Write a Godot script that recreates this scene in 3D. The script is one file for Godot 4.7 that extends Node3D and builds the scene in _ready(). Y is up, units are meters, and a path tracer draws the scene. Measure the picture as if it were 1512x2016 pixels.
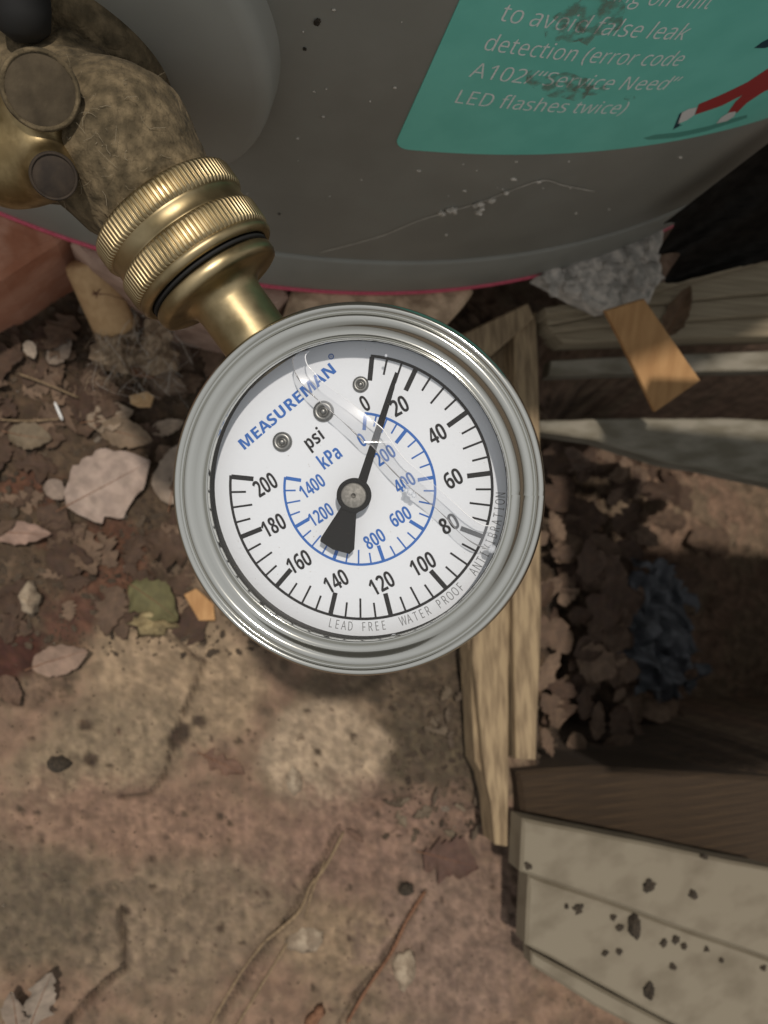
extends Node3D

const FOCAL := 1514.0          # focal length of the photograph in its own pixels
const EYE_H := 0.29            # height of the camera over the foot of the grey unit
const SOIL := -0.045           # level of the soil
const RAD := 0.3302            # radius of the grey unit
const AXIS := Vector2(0.0484, -0.4493)

var eye := Vector3(0, EYE_H, 0)
var look := Basis()            # camera axes in the world: x right, y up, z back
var rng := RandomNumberGenerator.new()
var names := {}
var M := {}
var nz := FastNoiseLite.new()
var nf := FastNoiseLite.new()

# ------------------------------------------------------------------ places
func vcam(x: float, y: float, z: float) -> Vector3:      # metres right, down, ahead of the camera, as a direction in the world
	return look * Vector3(x, -y, -z)

func K(px: float, py: float, d: float) -> Vector3:
	return eye + vcam((px - 756.0) / FOCAL * d, (py - 1008.0) / FOCAL * d, d)

func G(px: float, py: float, h := SOIL) -> Vector3:
	var r := vcam((px - 756.0) / FOCAL, (py - 1008.0) / FOCAL, 1.0)
	return eye + r * ((h - EYE_H) / r.y)

func WP(arc: float, h: float, e := 0.0) -> Vector3:      # a point on the unit's round wall: metres along the wall, height, metres in front
	var a := arc / RAD
	return Vector3(AXIS.x + (RAD + e) * sin(a), h, AXIS.y + (RAD + e) * cos(a))

func W(px: float, py: float) -> Vector2:                  # (along the wall, height) of a spot on the wall
	var r := vcam((px - 756.0) / FOCAL, (py - 1008.0) / FOCAL, 1.0)
	var a := r.x * r.x + r.z * r.z
	var b := -2.0 * (r.x * AXIS.x + r.z * AXIS.y)
	var c := AXIS.length_squared() - RAD * RAD
	var disc := b * b - 4.0 * a * c
	var t := (-b - sqrt(maxf(disc, 0.0))) / (2.0 * a)
	var p := eye + r * t
	return Vector2(atan2(p.x - AXIS.x, p.z - AXIS.y) * RAD, p.y)

# ------------------------------------------------------------------ naming and nodes
func numbered(called: String) -> String:
	var n: int = names.get(called, 0)
	names[called] = n + 1
	return called if n == 0 else "%s_%03d" % [called, n]

func tag(o: Node3D, label: String, category: String, group := "") -> void:
	o.set_meta("label", label)
	o.set_meta("category", category)
	if group:
		o.set_meta("group", group)

func thing(called: String, at: Vector3, label: String, category: String, group := "") -> Node3D:
	var o := Node3D.new()
	o.name = numbered(called)
	add_child(o)
	o.position = at
	tag(o, label, category, group)
	return o

func root_of(p: Node) -> Vector3:
	var o := Vector3.ZERO
	while p is Node3D and p != self:
		o += (p as Node3D).position
		p = p.get_parent()
	return o

func part(called: String, mesh: Mesh, m: Material, parent: Node) -> MeshInstance3D:   # the mesh is given in the parent's axes
	var o := MeshInstance3D.new()
	o.mesh = mesh
	o.material_override = m
	o.name = called if parent != self else numbered(called)
	parent.add_child(o, true)
	return o

func fin(st: SurfaceTool, off := Vector3.ZERO) -> ArrayMesh:
	st.generate_normals()
	st.index()
	var m := st.commit()
	if off == Vector3.ZERO:
		return m
	var s2 := SurfaceTool.new()
	s2.append_from(m, 0, Transform3D(Basis(), -off))
	return s2.commit()

func solo(called: String, st: SurfaceTool, m: Material, at: Vector3, label: String, category: String, group := "") -> MeshInstance3D:
	var o := part(called, fin(st, at), m, self)
	o.position = at
	tag(o, label, category, group)
	return o

func struct(called: String, mesh: Mesh, m: Material) -> MeshInstance3D:
	var o := part(called, mesh, m, self)
	o.set_meta("kind", "structure")
	return o

func S() -> SurfaceTool:
	var st := SurfaceTool.new()
	st.begin(Mesh.PRIMITIVE_TRIANGLES)
	return st

# ------------------------------------------------------------------ shapes
func tri(st: SurfaceTool, a: Vector3, b: Vector3, c: Vector3) -> void:
	st.add_vertex(a)
	st.add_vertex(b)
	st.add_vertex(c)

func quad(st: SurfaceTool, a: Vector3, b: Vector3, c: Vector3, d: Vector3) -> void:
	tri(st, a, b, c)
	tri(st, a, c, d)

func lathe(st: SurfaceTool, prof: Array, xf := Transform3D(), segs := 96, ridges := 0, amp := 0.0) -> void:
	# prof: Vector2(radius, along z); a repeated point makes a sharp edge; prof entries with x < 0 carry ridges
	var grp := 1
	for i in prof.size() - 1:
		var p: Vector2 = prof[i]
		var q: Vector2 = prof[i + 1]
		if p.is_equal_approx(q):
			grp += 1
			continue
		st.set_smooth_group(grp)
		for k in segs:
			var v := []
			for e in [[p, k], [q, k], [q, k + 1], [p, k + 1]]:
				var a: float = TAU * e[1] / segs
				var pr: Vector2 = e[0]
				var r := absf(pr.x)
				if pr.x < 0.0:
					r += amp * (smoothstep(-1.0, -0.1, cos(a * ridges)) - 1.0)
				v.append(xf * Vector3(r * cos(a), r * sin(a), pr.y))
			quad(st, v[0], v[1], v[2], v[3])

func tube(st: SurfaceTool, pts: Array, radii, segs := 8) -> void:
	st.set_smooth_group(7)
	var rings := []
	var side := Vector3.ZERO
	for i in pts.size():
		var d: Vector3 = (pts[mini(i + 1, pts.size() - 1)] - pts[maxi(i - 1, 0)]).normalized()
		if side == Vector3.ZERO:
			side = d.cross(Vector3.UP if absf(d.y) < 0.9 else Vector3.RIGHT).normalized()
		side = (side - d * side.dot(d)).normalized()
		var up := d.cross(side)
		var r: float = radii[i] if radii is Array else radii
		var ring := []
		for k in segs:
			var a := TAU * k / segs
			ring.append(pts[i] + (side * cos(a) + up * sin(a)) * r)
		rings.append(ring)
	for i in pts.size() - 1:
		for k in segs:
			var n := (k + 1) % segs
			quad(st, rings[i][k], rings[i][n], rings[i + 1][n], rings[i + 1][k])
	for k in segs - 2:
		tri(st, rings[0][0], rings[0][k + 2], rings[0][k + 1])
		tri(st, rings[-1][0], rings[-1][k + 1], rings[-1][k + 2])

func slab(st: SurfaceTool, top: PackedVector3Array, down: Vector3, bevel := 0.0006, wob := 0.0) -> void:
	# a plate with a given outline (flat, any plane), as thick as «down», its upper edge bevelled
	var n := top.size()
	var nrm := -down.normalized()
	var u := (top[1] - top[0]).normalized()
	u = (u - nrm * u.dot(nrm)).normalized()
	var w := nrm.cross(u)
	var flat := PackedVector2Array()
	for p in top:
		flat.append(Vector2((p - top[0]).dot(u), (p - top[0]).dot(w)))
	if Geometry2D.is_polygon_clockwise(flat):
		flat.reverse()
		var t2 := PackedVector3Array()
		for i in n:
			t2.append(top[n - 1 - i])
		top = t2
		u = u
		flat.clear()
		for p in top:
			flat.append(Vector2((p - top[0]).dot(u), (p - top[0]).dot(w)))
	# finer outline, made uneven
	var fine := PackedVector2Array()
	var lift := PackedFloat32Array()
	for i in n:
		var a := flat[i]
		var b := flat[(i + 1) % n]
		var m := maxi(1, int(a.distance_to(b) / 0.004)) if wob > 0.0 else 1
		for k in m:
			var q := a.lerp(b, float(k) / m)
			if wob > 0.0:
				var s := (top[0] + u * q.x + w * q.y) * 900.0
				q += Vector2(nz.get_noise_3d(s.x, s.y, s.z), nz.get_noise_3d(s.z + 50.0, s.x, s.y)) * wob
			fine.append(q)
	n = fine.size()
	var inner := PackedVector2Array()
	for i in n:
		var d1 := (fine[i] - fine[(i + n - 1) % n]).normalized()
		var d2 := (fine[(i + 1) % n] - fine[i]).normalized()
		var nn := (Vector2(-d1.y, d1.x) + Vector2(-d2.y, d2.x)).normalized()
		inner.append(fine[i] + nn * bevel)
	var at := func(q: Vector2, h: float) -> Vector3: return top[0] + u * q.x + w * q.y + nrm * h
	st.set_smooth_group(-1)
	var idx := Geometry2D.triangulate_polygon(inner)
	for i in range(0, idx.size(), 3):
		tri(st, at.call(inner[idx[i]], 0.0), at.call(inner[idx[i + 2]], 0.0), at.call(inner[idx[i + 1]], 0.0))
		tri(st, at.call(fine[idx[i]], -down.length()), at.call(fine[idx[i + 1]], -down.length()), at.call(fine[idx[i + 2]], -down.length()))
	for i in n:
		var j := (i + 1) % n
		quad(st, at.call(inner[i], 0.0), at.call(inner[j], 0.0), at.call(fine[j], -bevel), at.call(fine[i], -bevel))
		quad(st, at.call(fine[i], -bevel), at.call(fine[j], -bevel), at.call(fine[j], -down.length()), at.call(fine[i], -down.length()))

func gpoly(pts: Array, h: float) -> PackedVector3Array:
	var out := PackedVector3Array()
	for p in pts:
		out.append(G(p[0], p[1], h))
	return out

func lump(st: SurfaceTool, at: Vector3, r: Vector3, rough := 0.25, seed_ := 0, rings := 10) -> void:
	st.set_smooth_group(3)
	var p := func(i: int, k: int) -> Vector3:
		var a := PI * i / rings
		var b := TAU * (k % (rings * 2)) / (rings * 2)
		var d := Vector3(sin(a) * cos(b), cos(a), sin(a) * sin(b))
		var s := 1.0 + rough * nz.get_noise_3d(d.x * 40 + seed_ * 31, d.y * 40, d.z * 40) * 1.6 + rough * 0.6 * nz.get_noise_3d(d.x * 110, d.y * 110 + seed_ * 17, d.z * 110)
		return at + d * r * s
	for i in rings:
		for k in rings * 2:
			quad(st, p.call(i, k), p.call(i, k + 1), p.call(i + 1, k + 1), p.call(i + 1, k))

func nets(field: Callable, lo: Vector3, hi: Vector3, c: float) -> SurfaceTool:   # surface nets
	var n := Vector3i(((hi - lo) / c).ceil()) + Vector3i.ONE
	var f := PackedFloat32Array()
	f.resize(n.x * n.y * n.z)
	var sy := n.x
	var sz := n.x * n.y
	for z in n.z:
		for y in n.y:
			for x in n.x:
				f[x + y * sy + z * sz] = field.call(lo + Vector3(x, y, z) * c)
	var vert := {}
	var st := S()
	st.set_smooth_group(1)
	for z in n.z - 1:
		for y in n.y - 1:
			for x in n.x - 1:
				var b := x + y * sy + z * sz
				var ins := 0
				for o in [0, 1, sy, sy + 1, sz, sz + 1, sz + sy, sz + sy + 1]:
					if f[b + o] < 0.0:
						ins += 1
				if ins == 0 or ins == 8:
					continue
				var sum := Vector3.ZERO
				var cnt := 0
				for e in [[0, 1], [sy, sy + 1], [sz, sz + 1], [sz + sy, sz + sy + 1], [0, sy], [1, sy + 1], [sz, sz + sy], [sz + 1, sz + sy + 1], [0, sz], [1, sz + 1], [sy, sz + sy], [sy + 1, sz + sy + 1]]:
					var fa := f[b + e[0]]
					var fb := f[b + e[1]]
					if (fa < 0.0) != (fb < 0.0):
						var t := fa / (fa - fb)
						var ea: int = e[0]
						var eb: int = e[1]
						var pa := Vector3(ea % sy, (ea % sz) / sy, ea / sz)
						var pb := Vector3(eb % sy, (eb % sz) / sy, eb / sz)
						sum += pa.lerp(pb, t)
						cnt += 1
				vert[b] = lo + (Vector3(x, y, z) + sum / cnt) * c
	for b in vert:
		for ax in [[1, sy, sz], [sy, sz, 1], [sz, 1, sy]]:
			var fa := f[b]
			var fb := f[b + ax[0]]
			if (fa < 0.0) == (fb < 0.0):
				continue
			var q := [b, b - ax[1], b - ax[1] - ax[2], b - ax[2]]
			if not (vert.has(q[1]) and vert.has(q[2]) and vert.has(q[3])):
				continue
			if fa < 0.0:
				quad(st, vert[q[0]], vert[q[3]], vert[q[2]], vert[q[1]])
			else:
				quad(st, vert[q[0]], vert[q[1]], vert[q[2]], vert[q[3]])
	return st

func cap(p: Vector3, a: Vector3, b: Vector3, ra: float, rb: float) -> float:
	var t := clampf((p - a).dot(b - a) / (b - a).length_squared(), 0.0, 1.0)
	return p.distance_to(a.lerp(b, t)) - lerpf(ra, rb, t)

func smin(a: float, b: float, k: float) -> float:
	var h := maxf(k - absf(a - b), 0.0) / k
	return minf(a, b) - h * h * k * 0.25

func smooth_path(pts: Array, each := 5) -> Array:
	var out := []
	for i in pts.size() - 1:
		var a: Vector3 = pts[maxi(i - 1, 0)]
		var d: Vector3 = pts[mini(i + 2, pts.size() - 1)]
		for k in each:
			out.append((pts[i] as Vector3).cubic_interpolate(pts[i + 1], a, d, float(k) / each))
	out.append(pts[-1])
	return out

# ------------------------------------------------------------------ materials
func srgb(r: float, g: float, b: float) -> Color:
	return Color(r / 255.0, g / 255.0, b / 255.0)

func lin(r: float, g: float, b: float) -> Color:          # a real-world base colour, given as linear values
	return Color(r, g, b).linear_to_srgb()

func plain(c: Color, rough: float, metal := 0.0) -> StandardMaterial3D:
	var m := StandardMaterial3D.new()
	m.albedo_color = c
	m.roughness = rough
	m.metallic = metal
	return m

func noise_tex(freq: float, c1: Color, c2: Color, type := FastNoiseLite.TYPE_SIMPLEX_SMOOTH, oct := 4, sd := 1, lo := 0.25, hi := 0.75, size := 384) -> NoiseTexture2D:
	var t := NoiseTexture2D.new()
	t.width = size
	t.height = size
	t.seamless = true
	var n := FastNoiseLite.new()
	n.noise_type = type
	n.frequency = freq
	n.fractal_octaves = oct
	n.seed = sd
	t.noise = n
	var g := Gradient.new()
	g.offsets = PackedFloat32Array([lo, hi])
	g.colors = PackedColorArray([c1, c2])
	t.color_ramp = g
	return t

func mottled(c1: Color, c2: Color, scale: Vector3, rough: float, metal := 0.0, bump := 0.0, freq := 0.02, oct := 4, sd := 1, lo := 0.25, hi := 0.75) -> StandardMaterial3D:
	var m := plain(Color.WHITE, rough, metal)
	m.albedo_texture = noise_tex(freq, c1, c2, FastNoiseLite.TYPE_SIMPLEX_SMOOTH, oct, sd, lo, hi)
	m.uv1_triplanar = true
	m.uv1_scale = scale
	if bump > 0.0:
		m.heightmap_enabled = true
		m.heightmap_scale = bump
		m.heightmap_texture = noise_tex(freq * 1.7, Color.BLACK, Color.WHITE, FastNoiseLite.TYPE_SIMPLEX_SMOOTH, 5, sd + 7, 0.1, 0.9)
	return m

func tinted(rough: float, grain: float, scale: float, bump: float, sd := 3) -> StandardMaterial3D:   # vertex colours with a grain over them
	var m := mottled(Color(1.0 - grain, 1.0 - grain, 1.0 - grain), Color.WHITE, Vector3.ONE * scale, rough, 0.0, bump, 0.009, 7, sd, 0.25, 0.75)
	m.vertex_color_use_as_albedo = true
	return m

func materials() -> void:
	M.brass = mottled(lin(0.23, 0.178, 0.095), lin(0.45, 0.36, 0.21), Vector3.ONE * 26.0, 0.5, 1.0, 0.0, 0.010, 7, 5, 0.15, 0.7)
	M.brass.roughness_texture = noise_tex(0.012, Color(0.62, 0.62, 0.62), Color(1, 1, 1), FastNoiseLite.TYPE_SIMPLEX_SMOOTH, 7, 22)
	M.brass_worn = mottled(lin(0.18, 0.13, 0.06), lin(0.44, 0.34, 0.185), Vector3.ONE * 30.0, 0.46, 1.0, 0.004, 0.012, 7, 9)
	M.steel = plain(lin(0.60, 0.595, 0.55), 0.12, 1.0)
	M.pin = mottled(lin(0.22, 0.21, 0.19), lin(0.34, 0.325, 0.295), Vector3.ONE * 200.0, 0.7, 0.6, 0.0, 0.012, 6, 2)
	M.rivet = plain(lin(0.22, 0.22, 0.21), 0.4, 1.0)
	M.dial = plain(lin(0.68, 0.71, 0.755), 0.55)
	M.ink = plain(lin(0.012, 0.012, 0.013), 0.6)
	M.ink_blue = plain(lin(0.035, 0.13, 0.42), 0.6)
	M.ink_grey = plain(lin(0.16, 0.165, 0.17), 0.6)
	M.pointer = plain(lin(0.006, 0.006, 0.006), 0.8)
	M.gasket = plain(lin(0.010, 0.011, 0.010), 0.4)
	M.rubber = plain(lin(0.008, 0.008, 0.008), 0.75)
	M.glass = plain(Color(1, 1, 1, 0.03), 0.02)
	for k in ["ink", "ink_blue", "ink_grey", "pointer"]:
		M[k].metallic_specular = 0.15
	M.gasket.metallic_specular = 0.25
	M.glass.metallic_specular = 0.2
	M.glass.transparency = BaseMaterial3D.TRANSPARENCY_ALPHA
	M.film = plain(Color(0.72, 0.74, 0.78, 0.16), 0.05)
	M.film.transparency = BaseMaterial3D.TRANSPARENCY_ALPHA
	M.film_edge = plain(lin(0.22, 0.22, 0.23), 0.15)
	M.film_white = plain(lin(0.85, 0.86, 0.88), 0.15)
	M.drop = plain(Color(0.9, 0.92, 0.95, 0.5), 0.02)
	M.drop.transparency = BaseMaterial3D.TRANSPARENCY_ALPHA
	M.dust = mottled(lin(0.050, 0.037, 0.018), lin(0.19, 0.142, 0.080), Vector3.ONE * 40.0, 0.95, 0.0, 0.07, 0.014, 8, 11, 0.25, 0.8)
	M.dust_dark = mottled(lin(0.045, 0.033, 0.018), lin(0.085, 0.064, 0.038), Vector3.ONE * 40.0, 0.95, 0.0, 0.02, 0.012, 7, 12)
	M.plug = mottled(lin(0.016, 0.010, 0.006), lin(0.04, 0.027, 0.016), Vector3.ONE * 60.0, 0.85, 0.0, 0.006, 0.012, 6, 14)
	M.lint = plain(lin(0.26, 0.215, 0.145), 0.95)
	M.web = mottled(lin(0.38, 0.35, 0.30), lin(0.58, 0.54, 0.47), Vector3.ONE * 60.0, 0.97, 0.0, 0.0, 0.012, 7, 98)
	M.wall = mottled(lin(0.225, 0.226, 0.200), lin(0.250, 0.251, 0.224), Vector3.ONE * 10.0, 0.48, 0.0, 0.0, 0.008, 8, 31)
	M.flange = mottled(lin(0.275, 0.275, 0.245), lin(0.30, 0.30, 0.268), Vector3.ONE * 10.0, 0.65, 0.0, 0.0, 0.008, 7, 32)
	M.pink = mottled(lin(0.48, 0.06, 0.10), lin(0.60, 0.10, 0.16), Vector3.ONE * 60.0, 0.6)
	M.teal = mottled(lin(0.165, 0.60, 0.50), lin(0.19, 0.65, 0.545), Vector3.ONE * 12.0, 0.45, 0.0, 0.0, 0.01, 6, 41)
	M.teal_dark = plain(lin(0.09, 0.34, 0.28), 0.45)
	M.print_white = mottled(lin(0.66, 0.78, 0.74), lin(0.88, 0.90, 0.88), Vector3.ONE * 120.0, 0.5, 0.0, 0.0, 0.02, 4, 43)
	M.print_shoe = plain(lin(0.70, 0.70, 0.68), 0.5)
	M.print_red = plain(lin(0.36, 0.035, 0.035), 0.5)
	M.print_navy = plain(lin(0.01, 0.05, 0.07), 0.5)
	M.smudge = plain(Color(0.52, 0.57, 0.52, 0.7), 0.95)
	M.smudge.transparency = BaseMaterial3D.TRANSPARENCY_ALPHA
	M.smudge.albedo_texture = noise_tex(0.02, Color(1, 1, 1, 0.0), Color(1, 1, 1, 0.85), FastNoiseLite.TYPE_SIMPLEX_SMOOTH, 6, 51, 0.4, 0.75)
	M.smudge.uv1_triplanar = true
	M.smudge.uv1_scale = Vector3.ONE * 28.0
	M.brick = mottled(lin(0.33, 0.13, 0.070), lin(0.45, 0.23, 0.15), Vector3.ONE * 16.0, 0.93, 0.0, 0.04, 0.010, 7, 61)
	M.brick_pale = mottled(lin(0.30, 0.21, 0.135), lin(0.58, 0.42, 0.28), Vector3.ONE * 20.0, 0.95, 0.0, 0.06, 0.010, 7, 62)
	M.mortar = mottled(lin(0.26, 0.165, 0.12), lin(0.40, 0.27, 0.205), Vector3.ONE * 20.0, 0.95, 0.0, 0.05, 0.010, 7, 63)
	M.lath = mottled(lin(0.165, 0.115, 0.066), lin(0.32, 0.235, 0.138), Vector3(60, 60, 9), 0.9, 0.0, 0.02, 0.012, 8, 71, 0.1, 0.7)
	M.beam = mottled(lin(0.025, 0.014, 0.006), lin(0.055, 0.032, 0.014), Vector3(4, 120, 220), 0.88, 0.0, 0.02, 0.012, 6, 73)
	M.shim = mottled(lin(0.36, 0.19, 0.075), lin(0.46, 0.26, 0.11), Vector3(40, 30, 10), 0.85, 0.0, 0.006, 0.012, 7, 74)
	M.board = mottled(lin(0.21, 0.168, 0.108), lin(0.285, 0.235, 0.158), Vector3(4, 90, 140), 0.85, 0.0, 0.012, 0.012, 7, 75)
	M.paint = mottled(lin(0.135, 0.110, 0.074), lin(0.185, 0.156, 0.110), Vector3(8, 12, 12), 0.7, 0.0, 0.003, 0.010, 8, 76, 0.15, 0.6)
	M.paint_dirty = mottled(lin(0.145, 0.125, 0.088), lin(0.235, 0.212, 0.165), Vector3(8, 20, 24), 0.75, 0.0, 0.006, 0.010, 8, 77)
	M.sheet = mottled(lin(0.006, 0.005, 0.004), lin(0.016, 0.014, 0.012), Vector3.ONE * 20.0, 0.6, 0.0, 0.02, 0.02, 4, 78)
	M.sheet.metallic_specular = 0.25
	M.bag = mottled(lin(0.03, 0.032, 0.036), lin(0.055, 0.058, 0.066), Vector3.ONE * 20.0, 0.6, 0.0, 0.0, 0.01, 6, 79)
	M.felt = mottled(lin(0.30, 0.28, 0.25), lin(0.62, 0.56, 0.49), Vector3.ONE * 30.0, 0.97, 0.0, 0.05, 0.012, 8, 81)
	M.nest = mottled(lin(0.14, 0.095, 0.058), lin(0.34, 0.255, 0.17), Vector3.ONE * 60.0, 0.97, 0.0, 0.03, 0.012, 7, 99)
	M.card = mottled(lin(0.40, 0.25, 0.12), lin(0.50, 0.33, 0.17), Vector3.ONE * 35.0, 0.8, 0.0, 0.01, 0.02, 4, 82)
	M.soil = tinted(0.95, 0.2, 26.0, 0.05, 91)
	M.litter = tinted(0.9, 0.3, 90.0, 0.02, 92)
	M.leaf = tinted(0.85, 0.13, 45.0, 0.008, 93)
	M.dark_dirt = mottled(lin(0.018, 0.014, 0.009), lin(0.07, 0.05, 0.032), Vector3.ONE * 90.0, 0.95, 0.0, 0.03, 0.02, 6, 94)
	M.stone = mottled(lin(0.17, 0.125, 0.085), lin(0.36, 0.29, 0.21), Vector3.ONE * 40.0, 0.93, 0.0, 0.06, 0.012, 7, 95)
	M.straw = mottled(lin(0.15, 0.105, 0.06), lin(0.27, 0.19, 0.11), Vector3.ONE * 60.0, 0.9)
	M.bark = mottled(lin(0.13, 0.06, 0.032), lin(0.22, 0.11, 0.06), Vector3.ONE * 60.0, 0.9, 0.0, 0.03)
	M.moss = mottled(lin(0.13, 0.095, 0.045), lin(0.36, 0.285, 0.15), Vector3.ONE * 30.0, 0.95, 0.0, 0.08, 0.012, 7, 97)

# ------------------------------------------------------------------ start
func _ready() -> void:
	rng.seed = 20
	nz.seed = 4
	nz.frequency = 0.02
	nf.seed = 9
	nf.frequency = 1.0
	nf.fractal_octaves = 4
	camera_and_light()
	materials()
	ground()
	grey_unit()
	bricks_and_wood()
	pressure_gauge()
	faucet()
	debris()
	leaves()

func camera_and_light() -> void:
	var up := -Vector3(-0.2503, -0.1116, -1.0).normalized()   # the world's up, seen from the camera (x right, y up, z back)
	var e := Vector3.UP
	var zb := -(e - up * e.dot(up)).normalized()
	var xw := up.cross(zb)
	look = Basis(xw, up, zb).inverse()
	var cam := Camera3D.new()
	cam.name = "camera"
	cam.transform = Transform3D(look, eye)
	cam.fov = 67.3
	cam.near = 0.01
	cam.far = 60.0
	var at := CameraAttributesPhysical.new()
	at.frustum_focal_length = 24.0 / (2.0 * 1008.0 / FOCAL)
	at.frustum_focus_distance = 0.152
	at.frustum_near = 0.01
	at.frustum_far = 60.0
	at.exposure_aperture = 14.0
	cam.attributes = at
	add_child(cam)
	cam.current = true

	var env := Environment.new()
	env.background_mode = Environment.BG_SKY
	var sky := ProceduralSkyMaterial.new()
	sky.sky_top_color = lin(0.96, 0.97, 0.98)
	sky.sky_horizon_color = lin(0.42, 0.41, 0.385)
	sky.sky_curve = 0.45
	sky.ground_bottom_color = lin(0.10, 0.08, 0.06)
	sky.ground_horizon_color = lin(0.2, 0.17, 0.14)
	sky.sky_energy_multiplier = 1.05
	env.sky = Sky.new()
	env.sky.sky_material = sky
	env.tonemap_mode = Environment.TONE_MAPPER_LINEAR
	env.tonemap_exposure = 0.55
	env.sdfgi_enabled = true
	env.ssao_enabled = true
	env.ssil_enabled = true
	var we := WorldEnvironment.new()
	we.name = "world_environment"
	we.environment = env
	add_child(we)

	var sun := DirectionalLight3D.new()
	sun.name = "sun"
	var dir := vcam(-0.107, 0.275, 1.0).normalized()
	sun.look_at_from_position(Vector3.ZERO, dir, Vector3.FORWARD)
	sun.light_energy = 1.35
	sun.light_color = Color(1.0, 0.965, 0.92)
	sun.light_angular_distance = 2.0
	sun.shadow_enabled = true
	add_child(sun)

# ------------------------------------------------------------------ soil
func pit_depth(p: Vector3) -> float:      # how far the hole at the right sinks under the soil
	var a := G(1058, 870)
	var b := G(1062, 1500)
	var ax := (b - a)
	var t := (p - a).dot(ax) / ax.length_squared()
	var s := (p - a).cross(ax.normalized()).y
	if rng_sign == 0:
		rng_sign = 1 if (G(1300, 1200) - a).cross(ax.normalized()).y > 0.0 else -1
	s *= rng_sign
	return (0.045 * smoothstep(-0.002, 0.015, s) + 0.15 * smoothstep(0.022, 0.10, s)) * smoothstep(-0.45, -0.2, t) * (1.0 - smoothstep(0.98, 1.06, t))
var rng_sign := 0

var patches := []
var bins := {}
var cracks := []
func patch(px: float, py: float, rx: float, ry: float, deg: float, c: Color, soft := 0.25, h := 0.0, wob := 0.35) -> void:
	var o := G(px, py)
	var u := G(px + 10.0 * cos(deg_to_rad(deg)), py + 10.0 * sin(deg_to_rad(deg))) - o
	var k := u.length() / 10.0
	u = u.normalized()
	var reach := maxf(rx, ry) * k * (1.0 + soft + wob * 0.8)
	for i in range(floori((o.x - reach) / 0.02), floori((o.x + reach) / 0.02) + 1):
		for j in range(floori((o.z - reach) / 0.02), floori((o.z + reach) / 0.02) + 1):
			var cell := Vector2i(i, j)
			if not bins.has(cell):
				bins[cell] = []
			bins[cell].append(patches.size())
	patches.append([Vector2(o.x, o.z), Vector2(u.x, u.z), rx * k, ry * k, c, soft, h, wob])

func crack(pts: Array, w: float, d: float) -> void:
	var l := []
	for p in pts:
		var g := G(p[0], p[1])
		l.append(Vector2(g.x, g.z))
	var box := Rect2(l[0], Vector2.ZERO)
	for q in l:
		box = box.expand(q)
	cracks.append([l, w, d, box.grow(w * 2.0)])

func soil_at(x: float, z: float) -> Array:     # [height, colour]
	var n1 := nf.get_noise_2d(x * 14.0, z * 14.0)
	var n2 := nf.get_noise_2d(x * 70.0 + 9.0, z * 70.0)
	var n3 := nf.get_noise_2d(x * 260.0, z * 260.0 + 5.0)
	var h := SOIL + 0.0035 * n1 + 0.0014 * n2 + 0.0007 * n3
	var c := Color(0.255, 0.172, 0.120).lerp(Color(0.235, 0.175, 0.118), smoothstep(-0.25, 0.3, n1 + 0.5 * n2))
	c *= 1.0 - 0.15 * n2 - 0.14 * n3
	c = c.lerp(c * 0.55, smoothstep(0.38, 0.55, n2 + 0.6 * n3) * 0.5)
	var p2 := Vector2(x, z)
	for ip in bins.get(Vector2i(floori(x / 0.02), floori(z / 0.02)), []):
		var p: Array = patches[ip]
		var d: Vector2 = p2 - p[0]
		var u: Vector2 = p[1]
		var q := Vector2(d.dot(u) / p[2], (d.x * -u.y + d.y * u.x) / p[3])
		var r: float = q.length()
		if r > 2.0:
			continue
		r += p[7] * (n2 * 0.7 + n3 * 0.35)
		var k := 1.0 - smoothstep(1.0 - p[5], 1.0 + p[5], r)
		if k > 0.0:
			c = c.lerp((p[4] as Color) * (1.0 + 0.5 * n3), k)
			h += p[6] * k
	for cr in cracks:
		var l: Array = cr[0]
		if not (cr[3] as Rect2).has_point(p2):
			continue
		for i in l.size() - 1:
			var q := Geometry2D.get_closest_point_to_segment(p2, l[i], l[i + 1])
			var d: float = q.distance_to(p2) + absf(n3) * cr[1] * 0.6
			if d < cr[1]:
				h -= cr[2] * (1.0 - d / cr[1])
				c = c.lerp(Color(0.07, 0.048, 0.032), 0.75 * (1.0 - smoothstep(0.3, 0.9, d / cr[1])))  # shade down in the gap, put into the groove colour
	c = Color(c.r * 0.89, c.g * 0.845, c.b * 0.815)
	var pd := pit_depth(Vector3(x, SOIL, z))
	if pd > 0.0:
		h -= pd
		h += 0.004 * n2 * smoothstep(0.0, 0.05, pd)
	return [h, c]

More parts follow.
